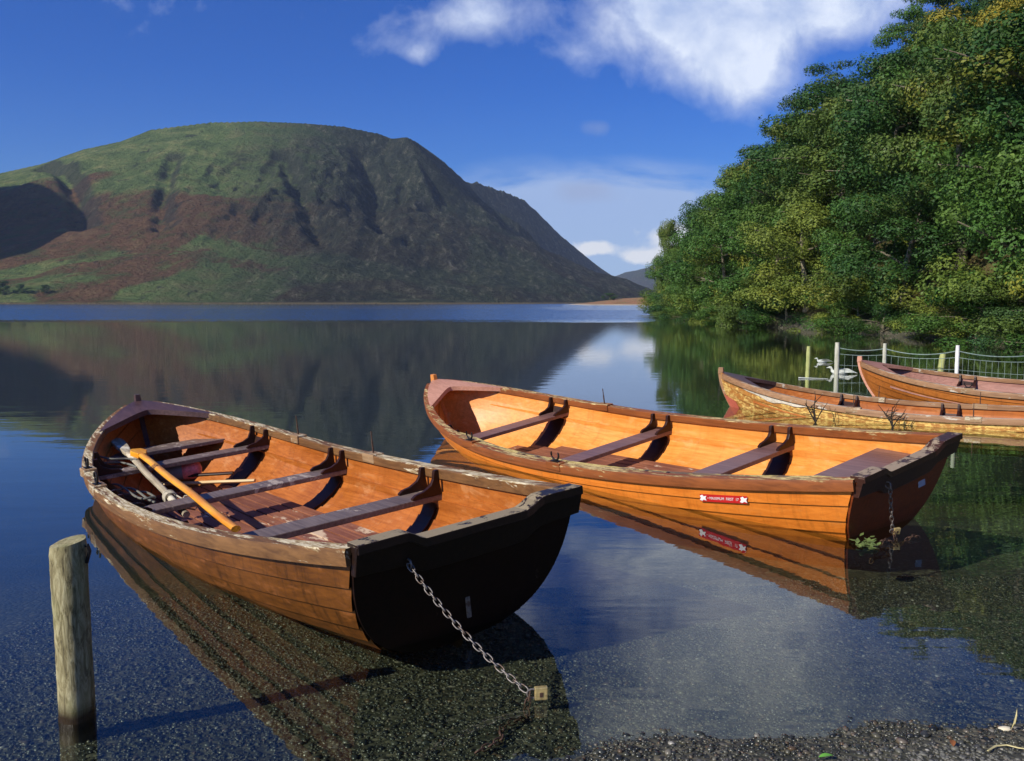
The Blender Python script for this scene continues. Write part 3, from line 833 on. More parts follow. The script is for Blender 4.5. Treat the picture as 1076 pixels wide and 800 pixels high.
# ------------------------------------------------------------------ fence in the water
def fpost(name, label, px, pyt, D, wpx, mat, lean=0, group='posts of the wire fence standing in the lake'):
    top = AT(px, pyt, D); r = wpx/2*D/FPX
    t = thing(name, label, 'post', (top.x-lean*top.z, D, 0), (0, 0, 0), group)
    mb = MB(); n = 9
    mb.tube([(lean*(z), .0, z) for z in [-1.6]+[i*top.z/n for i in range(n+1)]], [r]+[r*(1+.05*math.sin(i*2.1)) for i in range(n)]+[r*.9], 10, up=(0, 1, 0))
    mb.build('post_shaft', mat, t, smooth=True, angle=50)
    return top
T1 = fpost('fence_post', 'tall pale grey fence post at the left end of the wire fence', 880, 360, 17.3, 5, M['postpale'])
T2 = fpost('fence_post', 'grey fence post second from the left, behind the bow of the farthest boat', 930, 361, 17.0, 4, M['postpale'])
T3 = fpost('fence_post', 'thin white fence post third from the left in the wire fence', 1006.5, 363, 15.9, 4.2, M['whitepaint'])
T4 = fpost('fence_post', 'fence post at the far right end of the wire fence', 1092, 366, 14.2, 5, M['postpale'])
fpost('leaning_stump', 'short stout pale stump leaning behind the farthest boat', 991, 372, 16.6, 6.5, M['postgreen'], .10, None)
fpost('mooring_stake', 'pale green wooden stake standing alone left of the fence', 850, 364, 16.6, 4.6, M['postgreen'], .02, None)
wf = thing('wire_fence', 'sagging wire netting strung between the posts standing in the lake', 'wire fence', (T1.x, T1.y, 0))
o0 = Vector((T1.x, T1.y, 0))
mt = MB(); ml = MB(); mv = MB()
for (A_, B_, sg) in ((T1, T2, .05), (T2, T3, .09), (T3, T4, .07)):
    for (mb, dz, s2, rr) in ((mt, -.10, sg, .009), (ml, -.22, sg*.5, .006), (ml, -.44, sg*.2, .004)):
        a = A_.copy(); b = B_.copy(); a.z = A_.z+dz; b.z = B_.z+dz
        mb.tube([q-o0 for q in sagline(a, b, s2, 14)], rr, 5)
    n = max(3, int((B_-A_).length/.13))
    for i in range(1, n):
        f = i/n; q = A_.lerp(B_, f); s_ = sg*.5*4*f*(1-f)
        mv.tube([q-o0+Vector((0, 0, -.22-s_)), Vector((q.x-o0.x, q.y-o0.y, -.3))], .0028, 4)
mt.build('top_wire', M['wire'], wf, smooth=True); ml.build('line_wire', M['wire'], wf, smooth=True); mv.build('netting', M['wire'], wf)

# small things on the water
def duck(name, label, p, s, rz, mats, wings=False):
    t = thing(name, label, 'bird', p, (0, 0, rz), 'white water birds near the fence')
    pts = [(-.24, 0, .07), (-.2, 0, .055), (-.1, 0, .045), (.03, 0, .04), (.13, 0, .045), (.17, 0, .07), (.18, 0, .12), (.2, 0, .15), (.235, 0, .155), (.265, 0, .148), (.30, 0, .142)]
    rr = [.008, .03, .062, .075, .06, .035, .026, .032, .028, .012, .008]
    MB().tube([tuple(c*s for c in q) for q in pts], [r*s for r in rr], 12, up=(0, 1, 0)).build('body', mats[0], t, smooth=True, angle=80)
    if wings:
        for sd_ in (1, -1):
            V = [(.08, .05*sd_, .09), (-.02, .075*sd_, .12), (-.2, .06*sd_, .13), (-.42, .03*sd_, .02), (-.3, .05*sd_, .04), (-.08, .07*sd_, .04)]
            V2 = [(a, b+.012*sd_, c) for a, b, c in V]; n = 6
            mb = MB().add([tuple(c*s for c in q) for q in V+V2], [tuple(range(n)), tuple(range(n, 2*n))[::-1]]+[(i, (i+1) % n, n+(i+1) % n, n+i) for i in range(n)])
            mb.build('wing', mats[1], t, smooth=False)
    return t
duck('water_bird', 'large white bird with pale folded wings resting on the water by the fence post', G(882, 393), .82, PI-.15, (M['white'], M['white']), True)
duck('water_bird', 'small white bird swimming beyond the larger one', G(864, 381), .62, PI, (M['white'], M['birdgrey']), True)
mb = MB(); mb.tube([G(839, 398)+Vector((0, 0, .012)), G(848, 398.2)+Vector((0, 0, .012)), G(870, 398.6)+Vector((0, 0, .008))], [.035, .02, .01], 7, flat=.5)
tag(mb.build('floating_stick', M['white'], None, smooth=True), 'thin whitish stick floating across the base of the lone stake', 'stick')

def twig(name, label, base_, tips, seed):
    r = random.Random(seed); mb = MB()
    for tp in tips:
        d = tp-base_; k = base_+d*.5+Vector((r.uniform(-.02, .02), 0, .02))
        mb.tube([base_+Vector((0, 0, -.1)), base_, k, tp], [.012, .011, .008, .004], 5)
        for _ in range(5):
            f = r.uniform(.35, .95); s = base_+d*f; e = s+Vector((r.uniform(-.09, .09), r.uniform(-.05, .05), r.uniform(-.02, .11)))
            mb.tube([s, e], [.005, .0025], 4)
    o = mb.build(name, M['twig'], None); return tag(o, label, 'dead branch', 'dead branches in front of the peeling boat')
b1 = G(857, 444); b2 = G(938, 449)
twig('dead_branch', 'black forked dead branch standing in the water, the left one before the peeling boat', b1, [AT(846, 424, b1.y), AT(857, 416, b1.y), AT(866, 428, b1.y), AT(852, 426, b1.y)], 3)
twig('dead_branch', 'black forked dead branch standing in the water, the right one before the peeling boat', b2, [AT(929, 433, b2.y), AT(938, 428, b2.y), AT(951, 434, b2.y), AT(934, 437, b2.y)], 5)

# weed clump, leaves and stalks on the shingle
mb = MB()
for i in range(60):
    q = G(912+rnd.gauss(0, 5), 574+rnd.gauss(0, 3)); r_ = .03; a = rnd.uniform(0, 2*PI); l_ = rnd.uniform(.025, .07)
    q.z = rnd.uniform(.0, .02); d = Vector((math.cos(a), math.sin(a), rnd.uniform(-.1, .5))).normalized()*l_; w = Vector((-d.y, d.x, 0)).normalized()*l_*.25
    mb.add([q, q+d*.5+w, q+d, q+d*.5-w], [(0, 1, 2, 3)])
o = mb.build('water_weed', M['weed'], None); tag(o, 'clump of pale green weed floating by the stern of the orange boat', 'water weed', kind='stuff')
def on_g(px, py, lift=.01):
    q = G(px, py, .05); 
    for _ in range(5): q = G(px, py, bedz(q)+lift)
    return q
def stalk(name, label, pts, r, mat):
    mb = MB(); mb.tube([on_g(*p) if len(p) == 2 else on_g(p[0], p[1], p[2]) for p in pts], r, 6, flat=.5)
    tag(mb.build(name, mat, None, smooth=True), label, 'stalk')
stalk('dry_stalk', 'curved straw coloured stalk lying on the shingle at the lower right corner', [(1038, 789), (1046, 784), (1058, 783), (1070, 786), (1085, 788)], [.003, .004, .004, .004, .003], M['straw'])
stalk('dry_leaf', 'thin pale leaf blade standing up from the shingle at the right edge', [(1062, 766, .01), (1066, 760, .03), (1068, 752, .06), (1069, 744, .08)], [.004, .0045, .004, .001], M['straw'])
def lump(name, label, px, py, size, mat, cat):
    q = on_g(px, py, size[2]*.4); bm = bmesh.new(); bmesh.ops.create_icosphere(bm, subdivisions=2, radius=1)
    for v in bm.verts: v.co = Vector((v.co.x*size[0], v.co.y*size[1], v.co.z*size[2]))*rnd.uniform(.92, 1.05)
    me = bpy.data.meshes.new(name); bm.to_mesh(me); bm.free(); me.materials.append(mat)
    for p in me.polygons: p.use_smooth = True
    o = link(name, me); o.location = q; return tag(o, label, cat)
lump('pale_stone', 'flat cream stone on the shingle beside the thin leaf blade', 1056, 766, (.024, .014, .008), M['shell'], 'stone')
def leaf(name, label, px, py, s, rz, mat, cat='leaf'):
    q = on_g(px, py, .014)
    V = []; n = 8
    for i in range(n+1):
        f = i/n; w = math.sin(PI*min(1, f*1.02))**.8*.38
        V += [(f-.5, w*.5, .08*math.sin(f*3)+.1*w), (f-.5, 0, .08*math.sin(f*3)), (f-.5, -w*.5, .08*math.sin(f*3)+.1*w)]
    F = [(i*3+j, i*3+j+1, (i+1)*3+j+1, (i+1)*3+j) for i in range(n) for j in range(2)]
    me = bpy.data.meshes.new(name); me.from_pydata([(a*s, b*s, c*s) for a, b, c in V], [], F); me.materials.append(mat)
    o = link(name, me); o.location = q; o.rotation_euler = (0, 0, rz); return tag(o, label, cat)
leaf('fallen_leaf', 'bright green leaf on the shingle at the bottom edge', 868, 795, .05, .2, M['leafgreen'])
leaf('fallen_leaf', 'small brown leaf on the shingle at the right', 1001, 781, .045, 1.2, M['fenderpink'] if False else plain('brown_leaf', hexc(140, 84, 40), .8, .2))

# ------------------------------------------------------------------ near ground (lake bed, beach, wooded bank)
gm = ground_mat()
xsA = np.concatenate([[-9000, -4000, -1500, -600, -250], np.linspace(-90, -8, 30), np.linspace(-7, 7, 150), np.linspace(7.3, 70, 120), np.linspace(72, 140, 24), [300, 800, 2000, 5000, 9000]])
ysA = np.concatenate([np.linspace(-30, .5, 14), np.linspace(.8, 9, 120), np.linspace(9.4, 60, 70), np.linspace(61, 125, 64), np.linspace(130, 200, 10), [300, 600, 1200, 3000, 9000]])
XX, YY = np.meshgrid(xsA, ysA); ZZ = gz(XX, YY)
V = np.stack([XX.ravel(), YY.ravel(), ZZ.ravel()], 1); nx = len(xsA); ny = len(ysA)
idx = np.arange(nx*ny).reshape(ny, nx)
Fg = np.stack([idx[:-1, :-1].ravel(), idx[:-1, 1:].ravel(), idx[1:, 1:].ravel(), idx[1:, :-1].ravel()], 1)
tag(link('ground', npmesh('ground', V, Fg, gm, True)), kind='structure')

# pebbles: one uncountable mass
def pebbles():
    bm = bmesh.new(); bmesh.ops.create_icosphere(bm, subdivisions=1, radius=1)
    bv = np.array([v.co[:] for v in bm.verts]); bf = np.array([[v.index for v in f.verts] for f in bm.faces]); bm.free()
    n = 95000
    px = rs.uniform(-60, 1140, n*2); py = 560+ (rs.uniform(0, 1, n*2)**.75)*300
    # spread on the ground plane, denser near the camera
    X = rs.uniform(-2.6, 3.6, n*2); Y = 1.7+rs.uniform(0, 1, n*2)**1.35*3.6
    k = np.abs(X) < Y*.66+.25
    X = X[k][:n]; Y = Y[k][:n]; n = len(X)
    r = np.clip(np.exp(rs.normal(math.log(.0048), .42, n)), .0022, .016)
    Z = gz(X, Y)+r*.15
    base = bv[None]*(1+rs.uniform(-.18, .18, (n, len(bv), 1)))
    sc = np.stack([r*rs.uniform(.9, 1.5, n), r*rs.uniform(.8, 1.1, n), r*rs.uniform(.45, .75, n)], 1)
    P = base*sc[:, None]
    a = rs.uniform(0, 2*PI, n); ca, sa = np.cos(a)[:, None], np.sin(a)[:, None]
    x = P[..., 0]*ca-P[..., 1]*sa; y = P[..., 0]*sa+P[..., 1]*ca
    P = np.stack([x+X[:, None], y+Y[:, None], P[..., 2]+Z[:, None]], -1)
    V = P.reshape(-1, 3); F = (bf[None]+np.arange(n)[:, None, None]*len(bv)).reshape(-1, 3)
    o = link('pebbles', npmesh('pebbles', V, F, pebble_mat(), True))
    tag(o, 'small grey and brown pebbles covering the shore and the shallow lake bed', 'pebbles', kind='stuff')
pebbles()

# ------------------------------------------------------------------ water
def waterline(pose, inset=.006):
    Mw = pose_mat(pose); left = []; right = []
    for i in range(121):
        t = i/120*.9995
        for side, lst in ((1, left), (-1, right)):
            prev = None
            for k in range(0, 61):
                v = k/60; q = hp(t, v); nn = hn(t, v); q = q-nn*inset
                q.y = max(q.y, 0)
                if t < .004: q.x = max(q.x, .002)
                w = Mw @ Vector((q.x, q.y*side, q.z))
                if prev is not None and prev.z > 0 >= w.z:
                    f = prev.z/(prev.z-w.z); lst.append(prev.lerp(w, f)); break
                prev = w
    return left, right
holes = []
for p in (poseA, poseB, poseC, poseD):
    l, r = waterline(p)
    poly = [(q.x, q.y) for q in l]+[(q.x, q.y) for q in r[::-1]]
    out = []
    for q in poly:
        if not out or (abs(q[0]-out[-1][0])+abs(q[1]-out[-1][1])) > .008: out.append(q)
    holes.append(out)
vs = [(-9000, -60), (9000, -60), (9000, 9000), (-9000, 9000)]; es = [(0, 1), (1, 2), (2, 3), (3, 0)]
for hpoly in holes:
    o = len(vs); vs += hpoly; es += [(o+i, o+(i+1) % len(hpoly)) for i in range(len(hpoly))]
# helper points to keep triangles moderate near the boats
for x in np.linspace(-8, 12, 21):
    for y in np.linspace(0, 20, 21): vs.append((float(x)+.013, float(y)+.017))
def inside(px, py, poly):
    c = False; j = len(poly)-1
    for i in range(len(poly)):
        xi, yi = poly[i]; xj, yj = poly[j]
        if (yi > py) != (yj > py) and px < (xj-xi)*(py-yi)/(yj-yi)+xi: c = not c
        j = i
    return c
vo, eo, fo, *_ = geometry.delaunay_2d_cdt([Vector(v) for v in vs], es, [], 0, 1e-5)
keep = []
for f in fo:
    cx = sum(vo[i].x for i in f)/3; cy = sum(vo[i].y for i in f)/3
    if not any(inside(cx, cy, h) for h in holes): keep.append(tuple(f))
def water_mat():
    m = NM('lake_water'); g = m.n('ShaderNodeNewGeometry'); pos = g.outputs['Position']
    x, y, z = m.sep(pos)
    # calm water: long low ripples
    def mp(sc):
        k = m.n('ShaderNodeMapping'); k.inputs['Scale'].default_value = sc; m.l(pos, k.inputs['Vector']); return k.outputs[0]
    n1 = m.noise(mp((.5, 2.4, 1)), 1.2, 3, .5); n2 = m.noise(mp((2.2, 6, 1)), 2.0, 2, .5)
    calm = m.math('ADD', m.math('MULTIPLY', n1, .0020), m.math('MULTIPLY', n2, .0004))
    # wind-ruffled band
    rip = m.math('MULTIPLY', m.noise(mp((.25, .6, 1)), 1.0, 3, .6), .004)
    edge = m.math('ADD', y, m.math('MULTIPLY', m.math('SUBTRACT', m.noise(mp((.03, .06, 1)), 1.0, 4), .5), 26))
    mr = m.n('ShaderNodeMapRange'); mr.inputs['From Min'].default_value = 62; mr.inputs['From Max'].default_value = 74; m.l(edge, mr.inputs['Value'])
    h = m.math('ADD', calm, m.math('MULTIPLY', rip, mr.outputs[0]))
    b = m.n('ShaderNodeBump'); b.inputs['Strength'].default_value = 1; b.inputs['Distance'].default_value = 1.0; m.l(h, b.inputs['Height'])
    wn = m.n('ShaderNodeTexNoise'); wn.inputs['Scale'].default_value = 1.7; wn.inputs['Detail'].default_value = 2; m.l(mp((1, 1.6, 1)), wn.inputs['Vector'])
    wr, wg, wb = m.sep(wn.outputs['Color'])
    patch_ = m.math('ADD', .75, m.math('MULTIPLY', m.noise(mp((.004, .02, 1)), 1.0, 4, .6), .6))
    cbn = m.n('ShaderNodeCombineXYZ'); m.l(m.math('MULTIPLY', m.math('SUBTRACT', wr, .5), .35), cbn.inputs[0])
    m.l(m.math('MULTIPLY', m.math('MULTIPLY', m.math('POWER', m.math('ABSOLUTE', m.math('SUBTRACT', wg, .5)), .7), -.62), patch_), cbn.inputs[1]); cbn.inputs[2].default_value = 1
    nmx = m.n('ShaderNodeMix', data_type='VECTOR'); m.l(mr.outputs[0], nmx.inputs[0]); m.l(b.outputs[0], nmx.inputs[4]); m.l(cbn.outputs[0], nmx.inputs[5])
    nv = m.n('ShaderNodeVectorMath', operation='NORMALIZE'); m.l(nmx.outputs[1], nv.inputs[0])
    dt = m.n('ShaderNodeVectorMath', operation='DOT_PRODUCT'); m.l(nv.outputs[0], dt.inputs[0]); m.l(g.outputs['Incoming'], dt.inputs[1])
    cs = m.math('SUBTRACT', 1.0, m.math('ABSOLUTE', dt.outputs['Value']), clamp=True)
    fres = m.math('ADD', .022, m.math('MULTIPLY', .978, m.math('POWER', cs, 4.4)))
    tr = m.n('ShaderNodeBsdfTransparent'); tr.inputs[0].default_value = (.70, .76, .68, 1)
    gl = m.n('ShaderNodeBsdfGlossy'); gl.inputs['Roughness'].default_value = .0; gl.inputs['Color'].default_value = (1, 1, 1, 1); m.l(nv.outputs[0], gl.inputs['Normal'])
    mx = m.n('ShaderNodeMixShader'); fres = m.math('MULTIPLY', fres, m.math('SUBTRACT', 1.0, m.math('MULTIPLY', mr.outputs[0], .0))); m.l(fres, mx.inputs[0]); m.l(m.math('MULTIPLY', mr.outputs[0], .05), gl.inputs['Roughness']); m.l(tr.outputs[0], mx.inputs[1]); m.l(gl.outputs[0], mx.inputs[2])
    m.l(mx.outputs[0], m.out.inputs[0]); return m.m
me = bpy.data.meshes.new('lake_water'); me.from_pydata([(v.x, v.y, 0) for v in vo], [], keep)
me.materials.append(water_mat())
tag(link('lake_water', me), kind='structure')

# ------------------------------------------------------------------ fells
def hill_mat(name, far=False):
    m = NM(name); g = m.n('ShaderNodeNewGeometry'); pos = g.outputs['Position']; x, y, z = m.sep(pos); nz = m.sep(g.outputs['Normal'])[2]
    def mp(sc, lo=(0, 0, 0)):
        k = m.n('ShaderNodeMapping'); k.inputs['Scale'].default_value = sc; k.inputs['Location'].default_value = lo; m.l(pos, k.inputs['Vector']); return k.outputs[0]
    n1 = m.noise(mp((1, 1, .6)), .0052, 6, .62, .8); n2 = m.noise(mp((1, 1, 1)), .03, 7, .72, .4); n3 = m.noise(mp((1, 1, 1)), .14, 6, .72)
    grass = m.ramp(n2, [(.32, hexc(76, 96, 56)), (.5, hexc(108, 128, 72)), (.66, hexc(148, 150, 94))])
    bracken = m.ramp(n2, [(.32, hexc(82, 58, 42)), (.5, hexc(112, 82, 58)), (.66, hexc(132, 108, 74))])
    hz = m.math('ADD', z, m.math('MULTIPLY', m.math('SUBTRACT', n1, .5), 430))
    belt = m.ramp(m.math('DIVIDE', hz, 300), [(.07, 0.0), (.13, 1.0), (.36, 1.0), (.46, 0.0)])
    col = m.mix(m.math('MULTIPLY', belt, m.ramp(n2, [(.36, .35), (.5, 1.0)])), grass, bracken)
    rock = m.ramp(n3, [(.3, hexc(34, 36, 34)), (.58, hexc(66, 67, 60)), (.75, hexc(120, 118, 104))])
    st = m.ramp(m.math('ADD', nz, m.math('MULTIPLY', m.math('SUBTRACT', n3, .5), .35)), [(.70, 1.0), (.86, 0.0)])
    col = m.mix(m.math('MULTIPLY', st, .75), col, rock)
    sc = m.ramp(m.noise(mp((1, 1, .3)), .05, 8, .75, 1.2), [(.57, 0.0), (.64, .8)])
    col = m.mix(sc, col, rock)
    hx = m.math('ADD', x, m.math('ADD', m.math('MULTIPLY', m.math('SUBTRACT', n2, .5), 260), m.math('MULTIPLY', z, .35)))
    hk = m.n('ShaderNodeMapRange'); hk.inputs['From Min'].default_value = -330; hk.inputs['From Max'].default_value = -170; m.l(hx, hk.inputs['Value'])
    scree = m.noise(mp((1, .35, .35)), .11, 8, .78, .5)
    heather_shade = m.ramp(scree, [(.36, hexc(30, 36, 34)), (.5, hexc(50, 56, 48)), (.58, hexc(78, 80, 66)), (.66, hexc(122, 120, 102))])
    col = m.mix(m.math('MULTIPLY', hk.outputs[0], .9), col, heather_shade)  # dark heather and scree, also painting shade onto the right flank
    shore = m.ramp(m.math('ADD', z, m.math('MULTIPLY', n3, 1.5)), [(0.0, 1.0), (1.0, 0.0)])
    shr = m.n('ShaderNodeMapRange'); shr.inputs['From Min'].default_value = 1.7; shr.inputs['From Max'].default_value = 1.0; m.l(z, shr.inputs['Value'])
    col = m.mix(shr.outputs[0], col, hexc(124, 112, 84))
    return m.done(m.bsdf(col, .95, m.bump(m.math('ADD', n2, m.math('MULTIPLY', n3, .9)), 1.0, 16.0), spec=.1))
SP = [  # px, py, distance, width
 (-520, 215, 1500, 700), (-380, 190, 1480, 700), (-200, 205, 1430, 680), (-60, 194, 1400, 660), (0, 187, 1390, 650), (62, 173, 1380, 650), (98, 160, 1370, 640), (137, 152, 1360, 640), (169, 140, 1350, 640), (228, 133, 1340, 640),
 (280, 132, 1340, 640), (325, 134, 1345, 600), (364, 137, 1360, 500), (399, 144, 1380, 410), (413, 149, 1390, 370), (430, 148, 1340, 350), (440, 153, 1400, 320), (467, 172, 1560, 290), (488, 191, 1700, 270), (492, 196, 1760, 260)]
SP2 = [(470, 197, 1900, 260), (488, 193, 1980, 270), (502, 193, 2050, 280), (529, 202, 2150, 280), (550, 211, 2260, 280), (564, 224, 2350, 270), (585, 245, 2450, 250), (622, 276, 2650, 220), (660, 304, 2850, 200), (690, 317, 3000, 160)]
def dens(sp, n=9):
    o = []
    for a, b in zip(sp[:-1], sp[1:]):
        for i in range(n): o.append([a[k]+(b[k]-a[k])*i/n for k in range(4)])
    o.append(list(sp[-1])); o = np.array(o)
    x = (o[:, 0]-538)/FPX*o[:, 2]; z = (318-o[:, 1])/FPX*o[:, 2]+CH
    return np.stack([x, o[:, 2], z, o[:, 3]], 1)
S1 = np.concatenate([dens(SP), dens(SP2)])
# buttresses running down from the ridge towards the lake: (x,y,z,w) polylines
def poly3(pts, n=14):
    o = []
    for a, b in zip(pts[:-1], pts[1:]):
        for i in range(n): o.append([a[k]+(b[k]-a[k])*i/n for k in range(4)])
    o.append(list(pts[-1])); return np.array(o)
def W(px, py, D, w):
    q = AT(px, py, D); return [q.x, q.y, q.z, w]
BUT = [poly3([W(430, 149, 1340, 180), W(446, 190, 1240, 170), W(462, 235, 1130, 150), W(478, 270, 1020, 130), W(492, 296, 920, 100)]),
       poly3([W(352, 150, 1280, 150), W(368, 190, 1180, 140), W(380, 240, 1040, 130), W(388, 284, 900, 90)]),
       poly3([W(250, 170, 1240, 190), W(262, 215, 1120, 170), W(258, 262, 950, 130), W(256, 292, 830, 80)]),
       poly3([W(150, 185, 1250, 210), W(150, 225, 1120, 180), W(165, 270, 940, 120)]),
       poly3([W(60, 205, 1250, 200), W(80, 250, 1050, 170), W(95, 285, 880, 100)])]
SHADE_HILL = poly3([[-1750, 500, 380, 520], [-1380, 560, 500, 500], [-1020, 630, 600, 470], [-970, 800, 600, 420]], 16)  # unseen hill left of the view, added to cast shadow on the left fell
def fell_h(X, Y):
    H = np.full(X.shape, -8.0)
    def cone(pts, pw, toe):
        nonlocal H
        for x, y, z, w in pts:
            u = np.clip(np.sqrt((X-x)**2+(Y-y)**2)/w, 0, 1)
            f = (1-toe)*(1-u)**pw+toe*(1-u)
            H = np.maximum(H, (z+8)*f-8)
    cone(S1, 1.35, .15)
    for b in BUT: 
        for x, y, z, w in b:
            u = np.clip(np.sqrt((X-x)**2+(Y-y)**2)/w, 0, 1); H = np.maximum(H, z-(z+8)*u**1.0*1.0)
    cone(SHADE_HILL, 1.1, .2)
    return H
xm = np.concatenate([np.linspace(-1900, -905, 90), np.linspace(-900, 300, 380), np.linspace(306, 1100, 90)]); ym = np.concatenate([np.linspace(150, 650, 40), np.linspace(654, 1500, 290), np.linspace(1506, 3400, 210)])
XM, YM = np.meshgrid(xm, ym)
wx = (fbm(XM*.006, YM*.006, 3, 40)-.5)*110; wy = (fbm(XM*.006+9, YM*.006, 3, 50)-.5)*90
H0 = fell_h(XM, YM); Hw = fell_h(XM+wx, YM+wy)
# distance factor to keep the skyline where it is
dm = np.full(XM.shape, 1e9)
for x, y, z, w in S1: dm = np.minimum(dm, (XM-x)**2+(YM-y)**2)
dm = np.sqrt(dm); kf = np.clip((dm-20)/190, 0, 1); kf = kf*kf*(3-2*kf)
H = H0*(1-kf)+Hw*kf
rg = fbm(XM*.011, YM*.006, 5, 60, True)-.5; r2 = fbm(XM*.034+wy*.01, YM*.011, 4, 80, True)-.5; r3 = fbm(XM*.11, YM*.11, 3, 90)-.5
crag = np.clip(np.exp(-((XM+170)/230)**2)*1.0+.25, 0, 1)
amp = np.clip(H/60, 0, 1)
gul = fbm(XM*.022+wx*.01, YM*.0045, 4, 77, True)-.5
crag = np.clip(np.exp(-((XM+210)/190)**2), 0, 1)*np.clip((H-40)/60, .25, 1)+.10
H = H+amp*kf*((rg*24+gul*26)*(.12+.8*crag)+r2*11*crag+r3*7*crag+(fbm(XM*.075+wy*.02, YM*.026, 4, 99, True)-.55)*9*crag)+np.clip((H+3)/6, 0, 1)*r2*3*np.clip(kf*2, .3, 1)
def ravine(pts, depth, width):
    global H
    L = poly3([[W(a, b, D, 0)[0], D, 0, 0] for a, b, D in pts], 30)
    dd = np.full(XM.shape, 1e9)
    for x, y, _, _ in L: dd = np.minimum(dd, (XM-x)**2+(YM-y)**2)
    H = H-depth*np.exp(-dd/width**2)
ravine([(44, 186, 1330), (66, 212, 1210), (84, 240, 1090), (88, 262, 1000)], 16, 13)
ravine([(182, 195, 1200), (172, 235, 1060), (170, 262, 950)], 11, 11)
ravine([(300, 200, 1220), (318, 238, 1080), (340, 272, 940)], 14, 13)
ravine([(380, 160, 1300), (392, 205, 1180), (402, 255, 1020)], 18, 14)
toe = np.clip(1-(YM-640)/60, 0, 1)
# shore line: land only beyond ~ 690 m
shore_y = 690+40*(fbm(XM*.004, XM*0+3, 3, 5)-.5)+np.clip(XM-60, 0, 500)*1.6-np.clip(-XM-520, 0, 200)*3
gate = np.clip((YM-shore_y)/50, -1, 1)
land = np.minimum(H, gate*6+np.clip(YM-shore_y-40, 0, None)*.5+1.5)
lowland = np.where(YM > shore_y, 1.2+(YM-shore_y)*.018+(fbm(XM*.02, YM*.02, 3, 8)-.4)*5, -6)
low_ok = np.clip((-XM+80)/150, 0, 1)
H = np.maximum(np.where(gate < 0, -6, land), np.where(gate > 0, np.minimum(lowland, gate*9), -6)*low_ok+(1-low_ok)*-6)
H_FELL = H
V = np.stack([XM.ravel(), YM.ravel(), H.ravel()], 1); ny, nx = XM.shape; idx = np.arange(nx*ny).reshape(ny, nx)
Fm = np.stack([idx[:-1, :-1].ravel(), idx[:-1, 1:].ravel(), idx[1:, 1:].ravel(), idx[1:, :-1].ravel()], 1)
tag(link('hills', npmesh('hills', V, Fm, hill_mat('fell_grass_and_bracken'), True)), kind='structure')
# far hill at the head of the valley
SF = dens([(560, 312, 4600, 700), (640, 308, 4600, 700), (660, 297, 4600, 800), (690, 286, 4600, 900), (740, 262, 4700, 1000), (820, 240, 4800, 1100), (900, 250, 4900, 1100)], 6)
xf = np.linspace(-300, 3200, 110); yf = np.linspace(3300, 6000, 70); XF, YF = np.meshgrid(xf, yf); HF = np.full(XF.shape, -8.0)
for x, y, z, w in SF:
    u = np.clip(np.sqrt((XF-x)**2+(YF-y)**2)/w, 0, 1); HF = np.maximum(HF, (z+8)*(1-u)**1.2-8)
HF += np.clip(HF/60, 0, 1)*(fbm(XF*.004, YF*.004, 4, 70, True)-.5)*40
V = np.stack([XF.ravel(), YF.ravel(), HF.ravel()], 1); ny, nx = XF.shape; idx = np.arange(nx*ny).reshape(ny, nx)
Fm = np.stack([idx[:-1, :-1].ravel(), idx[:-1, 1:].ravel(), idx[1:, 1:].ravel(), idx[1:, :-1].ravel()], 1)
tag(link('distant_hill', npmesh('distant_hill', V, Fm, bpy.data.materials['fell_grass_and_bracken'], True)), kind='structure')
# low bracken headland
def head_mat():
    m = NM('headland_bracken'); v = m.coord('Object'); n = m.noise(v, .12, 6, .7); n2 = m.noise(v, .6, 5, .7)
    col = m.ramp(n, [(.38, hexc(110, 112, 58)), (.48, hexc(146, 98, 56)), (.62, hexc(170, 110, 66))])
    col = m.mix(.4, col, m.ramp(n2, [(.3, hexc(70, 56, 34)), (.7, hexc(180, 150, 100))]))
    z = m.sep(v)[2]; mr = m.n('ShaderNodeMapRange'); mr.inputs['From Min'].default_value = .7; mr.inputs['From Max'].default_value = .3; m.l(z, mr.inputs['Value'])
    col = m.mix(mr.outputs[0], col, hexc(170, 160, 140))
    return m.done(m.bsdf(col, .95, m.bump(n2, .6, 1.0)))
xh = np.linspace(20, 330, 160); yh = np.linspace(400, 640, 80); XH, YH = np.meshgrid(xh, yh)
uh = (XH-36)/46; prof = np.clip(uh, 0, 1)*4.6+np.clip((XH-90)/120, 0, 1)*10
sy = 430+12*(fbm(XH*.03, XH*0, 3, 12)-.5)-np.clip(XH-60, 0, 200)*.2
HH = np.minimum(prof, (YH-sy)*.12)*np.clip((630-YH)/60, 0, 1)+(fbm(XH*.06, YH*.06, 4, 15)-.5)*1.8*np.clip(prof/3, 0, 1); HH = np.where((YH < sy) | (uh < 0), -2, HH)
V = np.stack([XH.ravel(), YH.ravel(), HH.ravel()], 1); ny, nx = XH.shape; idx = np.arange(nx*ny).reshape(ny, nx)
Fm = np.stack([idx[:-1, :-1].ravel(), idx[:-1, 1:].ravel(), idx[1:, 1:].ravel(), idx[1:, :-1].ravel()], 1)
tag(link('headland', npmesh('headland', V, Fm, head_mat(), True)), kind='structure')

